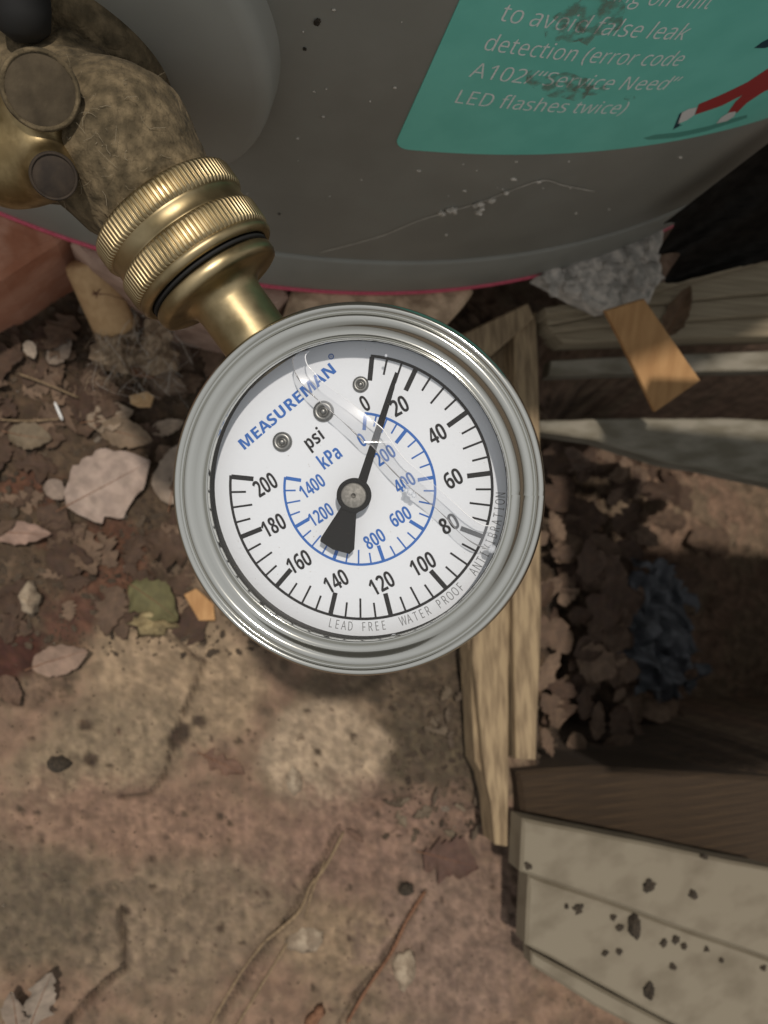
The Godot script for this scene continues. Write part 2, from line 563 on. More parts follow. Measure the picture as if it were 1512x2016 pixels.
func ground() -> void:
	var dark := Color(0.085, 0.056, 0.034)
	# darker patches by the unit, at the left and in the hole
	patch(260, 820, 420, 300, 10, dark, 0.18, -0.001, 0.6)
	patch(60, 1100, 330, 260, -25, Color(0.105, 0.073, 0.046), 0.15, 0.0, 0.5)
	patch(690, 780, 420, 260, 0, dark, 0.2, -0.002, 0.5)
	patch(850, 1480, 130, 150, 60, Color(0.10, 0.078, 0.05), 0.25, 0.004, 0.7)
	patch(950, 1300, 130, 260, 90, Color(0.10, 0.075, 0.05), 0.3, 0.0, 0.5)
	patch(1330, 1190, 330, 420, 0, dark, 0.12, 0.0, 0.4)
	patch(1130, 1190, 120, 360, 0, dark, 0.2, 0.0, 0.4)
	# red brown stains
	patch(215, 1105, 80, 95, 10, Color(0.125, 0.062, 0.038), 0.2, 0.0, 0.5)
	patch(170, 1060, 90, 30, 0, Color(0.125, 0.06, 0.036), 0.2, 0.0, 0.5)
	patch(20, 1280, 60, 70, 0, Color(0.075, 0.03, 0.02), 0.2, -0.002, 0.3)
	patch(60, 960, 70, 40, 0, Color(0.13, 0.06, 0.035), 0.3, 0.0, 0.6)
	patch(190, 1240, 110, 60, 20, Color(0.12, 0.06, 0.04), 0.3, 0.0, 0.6)
	# mostly paler patches of the ground
	patch(345, 1330, 130, 190, 115, Color(0.33, 0.25, 0.165), 0.2, 0.0005, 0.3)
	patch(200, 1500, 190, 110, 150, Color(0.27, 0.21, 0.14), 0.3, 0.0005, 0.3)
	patch(640, 1485, 122, 108, 0, Color(0.385, 0.305, 0.215), 0.14, 0.0016, 0.22)
	patch(380, 1800, 260, 130, 165, Color(0.225, 0.172, 0.118), 0.3, 0.0, 0.6)
	patch(60, 1780, 150, 120, 20, Color(0.15, 0.118, 0.08), 0.25, -0.001, 0.6)
	patch(300, 1610, 330, 70, 3, Color(0.262, 0.172, 0.122), 0.5, 0.0, 0.6)
	patch(760, 1660, 240, 110, 0, Color(0.245, 0.162, 0.12), 0.5, 0.0, 0.6)
	patch(700, 1860, 150, 70, 10, Color(0.27, 0.20, 0.13), 0.4, 0.001, 0.7)
	patch(900, 1850, 160, 180, 0, Color(0.235, 0.165, 0.125), 0.4, 0.0, 0.7)
	# dark specks and shallow dents
	for s in [[170, 1428, 14, 11], [178, 1494, 15, 13], [215, 1507, 8, 6], [360, 1447, 15, 26], [392, 1420, 16, 12], [345, 1450, 12, 22], [362, 1605, 9, 7], [434, 1610, 6, 6], [452, 1624, 6, 5], [797, 1749, 15, 13], [625, 1478, 7, 6], [692, 1446, 6, 7], [470, 1460, 8, 7], [490, 1440, 6, 5], [40, 1590, 9, 7], [250, 1795, 8, 7], [435, 1827, 9, 8], [300, 1750, 6, 6], [1005, 1800, 5, 5], [690, 1750, 6, 7]]:
		patch(s[0], s[1], s[2], s[3], 20, Color(0.075, 0.052, 0.034), 0.3, -0.0008, 0.3)
	for i in 70:
		var q := Vector2(rng.randf_range(-20, 1020), rng.randf_range(1380, 2030))
		patch(q.x, q.y, rng.randf_range(3, 7), rng.randf_range(3, 6), rng.randf() * 180.0, Color(0.09, 0.06, 0.04), 0.4, -0.0006, 0.3)
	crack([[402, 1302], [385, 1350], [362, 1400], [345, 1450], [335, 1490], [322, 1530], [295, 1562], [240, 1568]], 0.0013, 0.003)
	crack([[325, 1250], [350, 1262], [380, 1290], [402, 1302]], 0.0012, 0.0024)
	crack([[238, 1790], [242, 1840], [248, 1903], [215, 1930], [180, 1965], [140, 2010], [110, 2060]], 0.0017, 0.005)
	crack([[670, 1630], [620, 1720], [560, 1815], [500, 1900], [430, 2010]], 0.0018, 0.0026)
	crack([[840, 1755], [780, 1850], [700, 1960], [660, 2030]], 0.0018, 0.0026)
	var x0 := -0.125
	var z0 := -0.2
	var step := 0.0014
	var nx := 420
	var nzv := 318
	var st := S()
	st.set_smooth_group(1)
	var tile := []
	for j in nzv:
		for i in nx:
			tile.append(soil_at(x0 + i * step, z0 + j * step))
	var arr := []
	arr.resize(Mesh.ARRAY_MAX)
	var v := PackedVector3Array()
	var col := PackedColorArray()
	var nr := PackedVector3Array()
	var idx := PackedInt32Array()
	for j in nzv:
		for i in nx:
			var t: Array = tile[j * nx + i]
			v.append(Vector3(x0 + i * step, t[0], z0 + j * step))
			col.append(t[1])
			var a: float = tile[j * nx + maxi(i - 1, 0)][0]
			var b: float = tile[j * nx + mini(i + 1, nx - 1)][0]
			var c: float = tile[maxi(j - 1, 0) * nx + i][0]
			var d: float = tile[mini(j + 1, nzv - 1) * nx + i][0]
			nr.append(Vector3(a - b, 2.0 * step, c - d).normalized())
			if i < nx - 1 and j < nzv - 1:
				var k := j * nx + i
				idx.append_array([k, k + 1, k + nx + 1, k, k + nx + 1, k + nx])
	arr[Mesh.ARRAY_VERTEX] = v
	arr[Mesh.ARRAY_NORMAL] = nr
	arr[Mesh.ARRAY_COLOR] = col
	arr[Mesh.ARRAY_INDEX] = idx
	var am := ArrayMesh.new()
	am.add_surface_from_arrays(Mesh.PRIMITIVE_TRIANGLES, arr)
	# the soil beyond the picture: one coarse ring round the fine sheet
	var x1 := x0 + (nx - 1) * step
	var z1 := z0 + (nzv - 1) * step
	var ring := S()
	ring.set_smooth_group(-1)
	var y := SOIL - 0.002
	var far := 2.5
	for r in [[-far, -far, far, z0 + 0.002], [-far, z1 - 0.002, far, far], [-far, z0 + 0.002, x0 + 0.002, z1 - 0.002], [x1 - 0.002, z0 + 0.002, far, z1 - 0.002]]:
		for p in [[0, 1], [2, 1], [2, 3], [0, 1], [2, 3], [0, 3]]:
			ring.set_color(Color(0.15, 0.11, 0.075))
			ring.add_vertex(Vector3(r[p[0]], y, r[p[1]]))
	struct("ground", am, M.soil)
	struct("ground", fin(ring), M.soil)

# ------------------------------------------------------------------ the grey unit and its sticker
func on_wall(st: SurfaceTool, pts: Array, e: float) -> void:     # a flat print on the wall, outline in picture pixels
	var q := PackedVector2Array()
	for p in pts:
		q.append(W(p[0], p[1]))
	wall_shape(st, q, e)

func wall_shape(st: SurfaceTool, q: PackedVector2Array, e: float) -> void:
	# cut into narrow upright strips so that it follows the round wall
	var lo := INF
	var hi := -INF
	for p in q:
		lo = minf(lo, p.x)
		hi = maxf(hi, p.x)
	var n := maxi(1, int(ceil((hi - lo) / 0.004)))
	st.set_smooth_group(1)
	for k in n:
		var a := lerpf(lo, hi, float(k) / n)
		var b := lerpf(lo, hi, float(k + 1) / n)
		var strip := PackedVector2Array([Vector2(a, -1), Vector2(b, -1), Vector2(b, 1), Vector2(a, 1)])
		for piece in Geometry2D.intersect_polygons(q, strip):
			var idx := Geometry2D.triangulate_polygon(piece)
			for i in range(0, idx.size(), 3):
				var t := [piece[idx[i]], piece[idx[i + 1]], piece[idx[i + 2]]]
				if (t[1] - t[0]).cross(t[2] - t[0]) > 0.0:
					t.reverse()
				tri(st, WP(t[0].x, t[0].y, e), WP(t[1].x, t[1].y, e), WP(t[2].x, t[2].y, e))

func text_mesh(s: String, bold := false, weight := 0.0, depth := 0.004) -> TextMesh:
	var f := SystemFont.new()
	f.font_names = PackedStringArray(["Droid Sans"])
	if bold:
		f.font_weight = 700
	var t := TextMesh.new()
	t.text = s
	t.font = f
	if weight != 0.0:
		var fv := FontVariation.new()
		fv.base_font = f
		fv.variation_embolden = weight
		t.font = fv
	t.font_size = 64
	t.pixel_size = 1.0 / (64.0 * 0.714)     # capitals one metre high; scaled to size where it is used
	t.depth = depth
	t.curve_step = 4.0
	t.horizontal_alignment = HORIZONTAL_ALIGNMENT_CENTER
	t.vertical_alignment = VERTICAL_ALIGNMENT_CENTER
	return t

func wall_text(s: String, a: float, h: float, width: float, cap_h: float, parent: Node3D) -> void:   # left end of the base line at (a, h)
	var t := text_mesh(s, false, -0.2)
	var arr := t.get_mesh_arrays()
	var v: PackedVector3Array = arr[Mesh.ARRAY_VERTEX]
	var ix: PackedInt32Array = arr[Mesh.ARRAY_INDEX]
	var bb := t.get_aabb()
	var k := width / bb.size.x
	var low := text_mesh("H").get_aabb().position.y
	var st := S()
	st.set_smooth_group(-1)
	for i in range(0, ix.size(), 3):
		for c in 3:
			var p := Vector3(v[ix[i + c]].x - bb.position.x, v[ix[i + c]].y - low, v[ix[i + c]].z)
			st.add_vertex(WP(a + p.x * k, h + p.y * cap_h - 0.064 * p.x * k, 0.00034 + p.z * cap_h) - parent.position)
	st.generate_normals()
	part("lettering", st.commit(), M.print_white, parent)

func grey_unit() -> void:
	var base := Vector3(AXIS.x, 0, AXIS.y)
	var o := thing("water_unit", base, "large round grey plastic unit with teal sticker, standing on bricks", "appliance")
	var up := Transform3D(Basis(Vector3(1, 0, 0), -PI / 2), Vector3.ZERO)      # lathe axis upright
	var st := S()
	lathe(st, [Vector2(RAD - 0.0012, 0.0298), Vector2(RAD - 0.0012, 0.0298), Vector2(RAD - 0.0003, 0.0304), Vector2(RAD, 0.0312), Vector2(RAD, 0.10), Vector2(RAD, 0.17), Vector2(RAD, 0.26), Vector2(RAD, 0.285), Vector2(RAD - 0.004, 0.294), Vector2(RAD - 0.012, 0.298), Vector2(0.2, 0.30), Vector2(0.0, 0.30)], up, 400)
	part("shell", fin(st), M.wall, o)
	st = S()
	lathe(st, [Vector2(RAD - 0.02, 0.0018), Vector2(RAD - 0.0012, 0.0018), Vector2(RAD - 0.0012, 0.0018), Vector2(RAD + 0.0002, 0.0024), Vector2(RAD + 0.0006, 0.004), Vector2(RAD + 0.0006, 0.028), Vector2(RAD, 0.0291), Vector2(RAD - 0.0012, 0.0296)], up, 400)
	part("skirt", fin(st), M.wall, o)
	st = S()
	lathe(st, [Vector2(RAD - 0.02, 0.0002), Vector2(RAD + 0.0006, 0.0002), Vector2(RAD + 0.0010, 0.0006), Vector2(RAD + 0.0010, 0.0013), Vector2(RAD + 0.0005, 0.0017), Vector2(RAD - 0.02, 0.0017)], up, 400)
	part("base_gasket", fin(st), M.pink, o).set_meta("label", "thin bright pink edge under the grey shell")
	# round boss that carries the tap
	var fa := -0.087
	var fh := 0.1205
	var n := (WP(fa, fh, 1.0) - WP(fa, fh, 0.0)).normalized()
	var bx := Vector3.UP.cross(n).normalized()
	var xf := Transform3D(Basis(bx, Vector3.UP, n), WP(fa, fh) - base)
	st = S()
	lathe(st, [Vector2(0.0585, -0.012), Vector2(0.058, 0.0005), Vector2(0.0577, 0.0022), Vector2(0.0567, 0.0034), Vector2(0.0545, 0.0043), Vector2(0.045, 0.0056), Vector2(0.030, 0.0066), Vector2(0.0, 0.0068)], xf, 160)
	part("mounting_boss", fin(st), M.flange, o)
	# sticker with a rounded lower corner
	var sk := part("sticker", sticker_mesh(base), M.teal, o)
	sk.set_meta("label", "teal sticker with white lettering and printed red legs")
	var a0 := 0.01414
	wall_text("ing on unit", 0.0365, 0.1590, 0.0240, 0.0050, o)
	wall_text("to avoid false leak", a0, 0.1509, 0.0470, 0.0050, o)
	wall_text("detection (error code", a0, 0.1420, 0.0525, 0.0050, o)
	wall_text("A102/“Service Need”", a0, 0.1329, 0.0575, 0.0050, o)
	wall_text("LED flashes twice)", a0, 0.1231, 0.0485, 0.0050, o)
	st = S()
	on_wall(st, [[1265, 270], [1290, 263], [1340, 258], [1395, 246], [1440, 232], [1470, 224], [1470, 230], [1430, 243], [1390, 256], [1330, 269], [1275, 273]], 0.00032)
	part("printed_shadow", fin(st, base), M.teal_dark, o)
	st = S()
	on_wall(st, [[1367, 224], [1375, 203], [1420, 184], [1470, 160], [1560, 100], [1560, 130], [1480, 175], [1420, 206]], 0.00034)
	part("printed_leg", fin(st, base), M.print_red, o)
	st = S()
	on_wall(st, [[1432, 220], [1447, 198], [1475, 172], [1560, 112], [1560, 150], [1500, 180], [1470, 200], [1450, 220]], 0.00036)
	part("printed_leg", fin(st, base), M.print_red, o)
	st = S()
	on_wall(st, [[1324, 253], [1337, 222], [1345, 217], [1341, 235], [1336, 244], [1343, 243]], 0.00036)
	part("printed_sole", fin(st, base), M.print_navy, o)
	st = S()
	on_wall(st, [[1484, 92], [1500, 80], [1560, 50], [1560, 75], [1505, 92]], 0.00036)
	part("printed_hem", fin(st, base), M.print_navy, o)
	st = S()
	on_wall(st, [[1334, 241], [1342, 219], [1355, 212], [1371, 209], [1366, 224], [1352, 234], [1340, 239]], 0.00038)
	part("printed_shoe", fin(st, base), M.print_shoe, o)
	st = S()
	on_wall(st, [[1409, 241], [1420, 228], [1435, 219], [1448, 217], [1445, 226], [1430, 236]], 0.00038)
	part("printed_shoe", fin(st, base), M.print_shoe, o)
	for s in [[1165, 30, 62, 46, 3], [1110, 60, 40, 22, 5], [1052, 152, 16, 16, 7], [1105, 168, 62, 24, 9], [1240, 190, 12, 5, 11], [1160, 172, 34, 10, 12]]:
		st = S()
		var pts := []
		for k in 26:
			var a := TAU * k / 26
			var r := 1.0 + 0.5 * nz.get_noise_2d(cos(a) * 60 + s[4] * 40, sin(a) * 60)
			pts.append([s[0] + s[2] * r * cos(a), s[1] + s[3] * r * sin(a)])
		on_wall(st, pts, 0.0005)
		part("smudge", fin(st, base), M.smudge, o)

func sticker_mesh(base: Vector3) -> ArrayMesh:
	var st := S()
	st.set_smooth_group(1)
	var left := 0.0043
	var low := 0.1016
	var r := 0.0042
	var e := 0.0003
	var cols := []
	for k in 9:
		cols.append(left + r * (1.0 - cos(PI / 2 * k / 8)))
	var a := left + r
	while a < 0.25:
		a += 0.004
		cols.append(a)
	var foot := func(x: float) -> float:
		var d := clampf((left + r - x) / r, 0.0, 1.0)
		return low + r * (1.0 - sqrt(maxf(0.0, 1.0 - d * d)))
	for i in cols.size() - 1:
		st.set_smooth_group(1)
		var x: float = cols[i]
		var y: float = cols[i + 1]
		for k in 8:
			var t0 := k / 8.0
			var t1 := (k + 1) / 8.0
			var p := func(c: float, t: float, ee: float) -> Vector3: return WP(c, lerpf(foot.call(c), 0.2, t), ee) - base
			quad(st, p.call(x, t0, e), p.call(x, t1, e), p.call(y, t1, e), p.call(y, t0, e))
		st.set_smooth_group(5)
		quad(st, WP(x, foot.call(x), -0.0001) - base, WP(x, foot.call(x), e) - base, WP(y, foot.call(y), e) - base, WP(y, foot.call(y), -0.0001) - base)
	st.set_smooth_group(2)
	quad(st, WP(left, low + r, e) - base, WP(left, low + r, -0.0001) - base, WP(left, 0.2, -0.0001) - base, WP(left, 0.2, e) - base)
	return fin(st)

# ------------------------------------------------------------------ bricks, laths, boards
func plank(called: String, pts: Array, h: float, thick: float, m: Material, label: String, category: String, group := "", bevel := 0.0007, wob := 0.0006) -> void:
	var st := S()
	var top := gpoly(pts, h)
	slab(st, top, Vector3(0, -thick, 0), bevel, wob)
	solo(called, st, m, top[0] - Vector3(0, thick, 0), label, category, group)

func bricks_and_wood() -> void:
	plank("brick", [[-160, 380], [60, 420], [150, 440], [113, 476], [0, 545], [-160, 620]], -0.0006, 0.046, M.brick, "orange brick with worn pinkish top at the left edge", "brick", "", 0.002, 0.0014)
	plank("brick", [[150, 400], [560, 540], [575, 580], [520, 640], [330, 600], [180, 520], [140, 478]], -0.0008, 0.046, M.mortar, "dull pink brick mostly hidden behind the brass coupling", "brick", "", 0.002, 0.0014)
	plank("brick", [[585, 540], [930, 545], [936, 575], [905, 612], [872, 652], [760, 700], [600, 690], [562, 620]], -0.0007, 0.046, M.brick_pale, "pale broken brick under the pink edge above the gauge", "brick", "", 0.0015, 0.002)
	# frame of laths at the edge of the hole
	plank("lath", [[1012, 655], [1056, 612], [1064, 850], [1066, 1200], [1056, 1497], [1017, 1495], [1010, 1200], [1016, 850]], -0.014, 0.02, M.lath, "longer straight tan lath along the edge of the dark hole", "lath")
	plank("lath", [[940, 1000], [1004, 1000], [1003, 1300], [1001, 1500], [999, 1668], [975, 1664], [966, 1580], [958, 1545], [948, 1440], [930, 1300]], -0.018, 0.014, M.lath, "splintered tan lath with a pointed broken lower end", "lath", "", 0.0006, 0.001)
	plank("lath", [[905, 1000], [945, 1000], [946, 1440], [952, 1530], [936, 1500], [924, 1290]], -0.023, 0.012, M.lath, "narrow lath strip left of the splintered one", "lath", "", 0.0006, 0.001)
	plank("brace", [[880, 672], [1040, 596], [1052, 626], [1010, 664], [950, 716], [900, 742]], -0.010, 0.012, M.lath, "short slanting wood brace beside the gauge rim", "brace")
	plank("lath", [[945, 720], [1012, 664], [1015, 900], [1008, 1000], [960, 1000]], -0.026, 0.012, M.lath, "short lath behind the right rim of the gauge", "lath")
	# boards at the right
	plank("board", [[1072, 606], [1330, 548], [1560, 480], [1560, 500], [1340, 560], [1200, 600], [1075, 622]], -0.006, 0.010, M.board, "uppermost weathered board, just under the black sheet", "board", "weathered boards at the right")
	plank("board", [[1075, 622], [1345, 555], [1560, 502], [1560, 571], [1256, 601], [1078, 640]], -0.010, 0.010, M.board, "weathered board second from the top at the right", "board", "weathered boards at the right")
	plank("board", [[1078, 643], [1256, 603], [1560, 575], [1560, 616], [1151, 645], [1090, 654]], -0.0125, 0.010, M.board, "weathered board third from the top, under the orange shim", "board", "weathered boards at the right")
	plank("board", [[1092, 657], [1151, 648], [1560, 619], [1560, 660], [1112, 674]], -0.016, 0.012, M.board, "lowest weathered board, above the first black gap", "board", "weathered boards at the right")
	plank("slat", [[1084, 708], [1560, 688], [1560, 728], [1080, 738]], -0.024, 0.008, M.paint_dirty, "narrow grey slat between the two black gaps", "slat")
	plank("board", [[1058, 826], [1300, 822], [1560, 826], [1560, 960], [1310, 908], [1180, 868], [1062, 850]], -0.022, 0.010, M.paint_dirty, "dirty off-white tapering board above the leafy hole", "board", "", 0.001, 0.0012)
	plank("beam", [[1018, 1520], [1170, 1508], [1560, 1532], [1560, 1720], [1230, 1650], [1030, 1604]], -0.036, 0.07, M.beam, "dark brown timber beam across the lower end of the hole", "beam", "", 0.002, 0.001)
	# the painted moulding, lower right
	var pts := [[1029, 1611], [1560, 1719], [1560, 1904], [1025, 1716]]
	var top := gpoly(pts, -0.004)
	var o := thing("painted_sill", top[0] - Vector3(0, 0.06, 0), "stepped off-white painted timber sill with dark specks, lower right", "sill")
	for b in [[pts, -0.004, 0.012], [[[1042, 1722], [1560, 1904], [1560, 2140], [1322, 2016], [1036, 1861]], -0.0085, 0.010], [[[1046, 1872], [1330, 2024], [1560, 2146], [1560, 2260], [1300, 2050], [1172, 1981], [1048, 1902]], -0.016, 0.008]]:
		var st := S()
		slab(st, gpoly(b[0], b[1]), Vector3(0, -b[2], 0), 0.0012, 0.0005)
		part("moulding", fin(st, o.position), M.paint, o)
	var core := S()
	slab(core, gpoly([[1066, 1650], [1560, 1750], [1560, 2120], [1330, 2000], [1075, 1860]], -0.025), Vector3(0, -0.03, 0), 0.001)
	part("core", fin(core, o.position), M.beam, o)
	# orange shim
	var st := S()
	var sp := PackedVector3Array([K(1192, 612, 0.300), K(1268, 588, 0.300), K(1376, 748, 0.312), K(1291, 811, 0.312)])
	var nn := (sp[1] - sp[0]).cross(sp[3] - sp[0]).normalized()
	if nn.y < 0:
		nn = -nn
	slab(st, sp, -nn * 0.003, 0.0005, 0.0005)
	solo("wood_shim", st, M.shim, sp[0], "bright orange flat wood shim poking out over the black gap", "shim")
	# crumpled film in the hole
	st = S()
	st.set_smooth_group(1)
	var bp := func(i: int, k: int) -> Vector3:
		var x := 1185.0 + i * 6.0 + 26.0 * nz.get_noise_2d(i * 4.0, k * 4.0 + 90.0)
		var y := 1070.0 + k * 7.0 + i * 1.5 + 30.0 * nz.get_noise_2d(i * 4.0 + 40.0, k * 4.0)
		var g := G(x, y, -0.115)
		return g + Vector3(0, 0.020 * nz.get_noise_2d(i * 3.5, k * 3.5) - 0.012 * absf(nz.get_noise_2d(i * 5.0 + 7.0, k * 4.0)) - 0.0010 * maxf(0.0, i - 14.0), 0)
	for i in 44:
		for k in 40:
			if Vector2((i - 22.0) / 23.0, (k - 20.0) / 21.0).length() + 0.4 * nz.get_noise_2d(i * 5.0 + 200.0, k * 5.0) > 0.95:
				continue
			quad(st, bp.call(i, k), bp.call(i + 1, k), bp.call(i + 1, k + 1), bp.call(i, k + 1))
	st.set_smooth_group(2)
	for i in 44:
		for k in 40:
			if Vector2((i - 22.0) / 23.0, (k - 20.0) / 21.0).length() + 0.4 * nz.get_noise_2d(i * 5.0 + 200.0, k * 5.0) > 0.95:
				continue
			var dn := Vector3(0, -0.0003, 0)
			quad(st, bp.call(i, k + 1) + dn, bp.call(i + 1, k + 1) + dn, bp.call(i + 1, k) + dn, bp.call(i, k) + dn)
	solo("plastic_bag", st, M.bag, G(1300, 1210, -0.115), "crumpled bluish grey plastic bag on the leaves in the hole", "bag")
	# black sheet at the right edge
	st = S()
	st.set_smooth_group(1)
	var f := func(i: int, k: int) -> Vector3:
		var s := i / 30.0
		var t := k / 18.0
		var a := K(lerpf(1306, 1330, t), lerpf(440, 560, t), lerpf(0.285, 0.305, t))
		var b := K(lerpf(1620, 1660, t), lerpf(200, 490, t), lerpf(0.235, 0.285, t))
		return a.lerp(b, s) + Vector3(0, 0.006 * sin(t * 13.0 + s * 3.0) + 0.002 * nz.get_noise_2d(i * 30, k * 40), 0)
	for i in 30:
		for k in 18:
			quad(st, f.call(i, k), f.call(i + 1, k), f.call(i + 1, k + 1), f.call(i, k + 1))
			quad(st, f.call(i, k + 1) - Vector3(0, 0.0006, 0), f.call(i + 1, k + 1) - Vector3(0, 0.0006, 0), f.call(i + 1, k) - Vector3(0, 0.0006, 0), f.call(i, k) - Vector3(0, 0.0006, 0))
	solo("plastic_sheet", st, M.sheet, K(1400, 480, 0.3), "creased black plastic sheet beside the unit at the right edge", "sheet")
	# unseen slab, added only to keep the hole dark, right of the picture
	st = S()
	var dk := PackedVector3Array()
	for c in [[0.116, -0.078, 0.20], [0.60, -0.078, 0.20], [0.60, 0.078, 0.20], [0.118, 0.078, 0.20]]:
		dk.append(eye + vcam(c[0], c[1], c[2]))
	slab(st, dk, vcam(0, 0, 1) * 0.02, 0.001)
	struct("added_shade_slab", fin(st), M.beam)

# ------------------------------------------------------------------ the gauge
var gx := Transform3D()     # gauge axes: x to the right of the picture, z out of the dial

func D(px: float, py: float, z := 0.0) -> Vector3:     # a spot of the picture on the gauge's plane z (metres above the dial), in the gauge's axes
	var inv := gx.affine_inverse()
	var a := inv * eye
	var r := inv.basis * vcam((px - 756.0) / FOCAL, (py - 1008.0) / FOCAL, 1.0)
	return a + r * ((z - a.z) / r.z)

func dial_text(s: String, px: float, py: float, width_px: float, cap_px: float, deg: float, m: Material, parent: Node3D, bold := false) -> void:
	var sc := 0.157 / FOCAL
	var t := text_mesh(s, true, 0.2 if bold else 0.0)
	var bb := t.get_aabb()
	var k := width_px * sc / bb.size.x
	var p := D(px, py, 0.00008)
	var mi := part("printed_" + ("name" if bold else "numeral"), t, m, parent)
	var b := Basis(Vector3(0, 0, 1), deg_to_rad(deg)) * Basis.from_scale(Vector3(k, cap_px * sc, cap_px * sc))
	mi.transform = Transform3D(b, p - b * (bb.position + bb.size * 0.5) * Vector3(1, 1, 0))

func arc_band(st: SurfaceTool, c: Vector2, r0: float, r1: float, a0: float, a1: float, z: float) -> void:   # clockwise angles from 12 o'clock, in radians
	st.set_smooth_group(-1)
	var n := maxi(2, int(absf(a1 - a0) / 0.03))
	for k in n:
		var a := lerpf(a0, a1, float(k) / n)
		var b := lerpf(a0, a1, float(k + 1) / n)
		var p := func(r: float, t: float) -> Vector3: return Vector3(c.x + r * sin(t), c.y + r * cos(t), z)
		quad(st, p.call(r0, a), p.call(r1, a), p.call(r1, b), p.call(r0, b))

func tick(st: SurfaceTool, c: Vector2, r0: float, r1: float, a: float, w: float, z: float) -> void:
	st.set_smooth_group(-1)
	var d := Vector2(sin(a), cos(a))
	var s := Vector2(d.y, -d.x) * w * 0.5
	var p := func(r: float, k: float) -> Vector3: return Vector3(c.x + d.x * r + s.x * k, c.y + d.y * r + s.y * k, z)
	quad(st, p.call(r0, -1), p.call(r1, -1), p.call(r1, 1), p.call(r0, 1))

func flat_poly(st: SurfaceTool, pts: Array, z: float, depth: float) -> void:
	var top := PackedVector3Array()
	for p in pts:
		top.append(Vector3(D(p[0], p[1], z).x, D(p[0], p[1], z).y, z))
	slab(st, top, Vector3(0, 0, -depth), 0.00012)

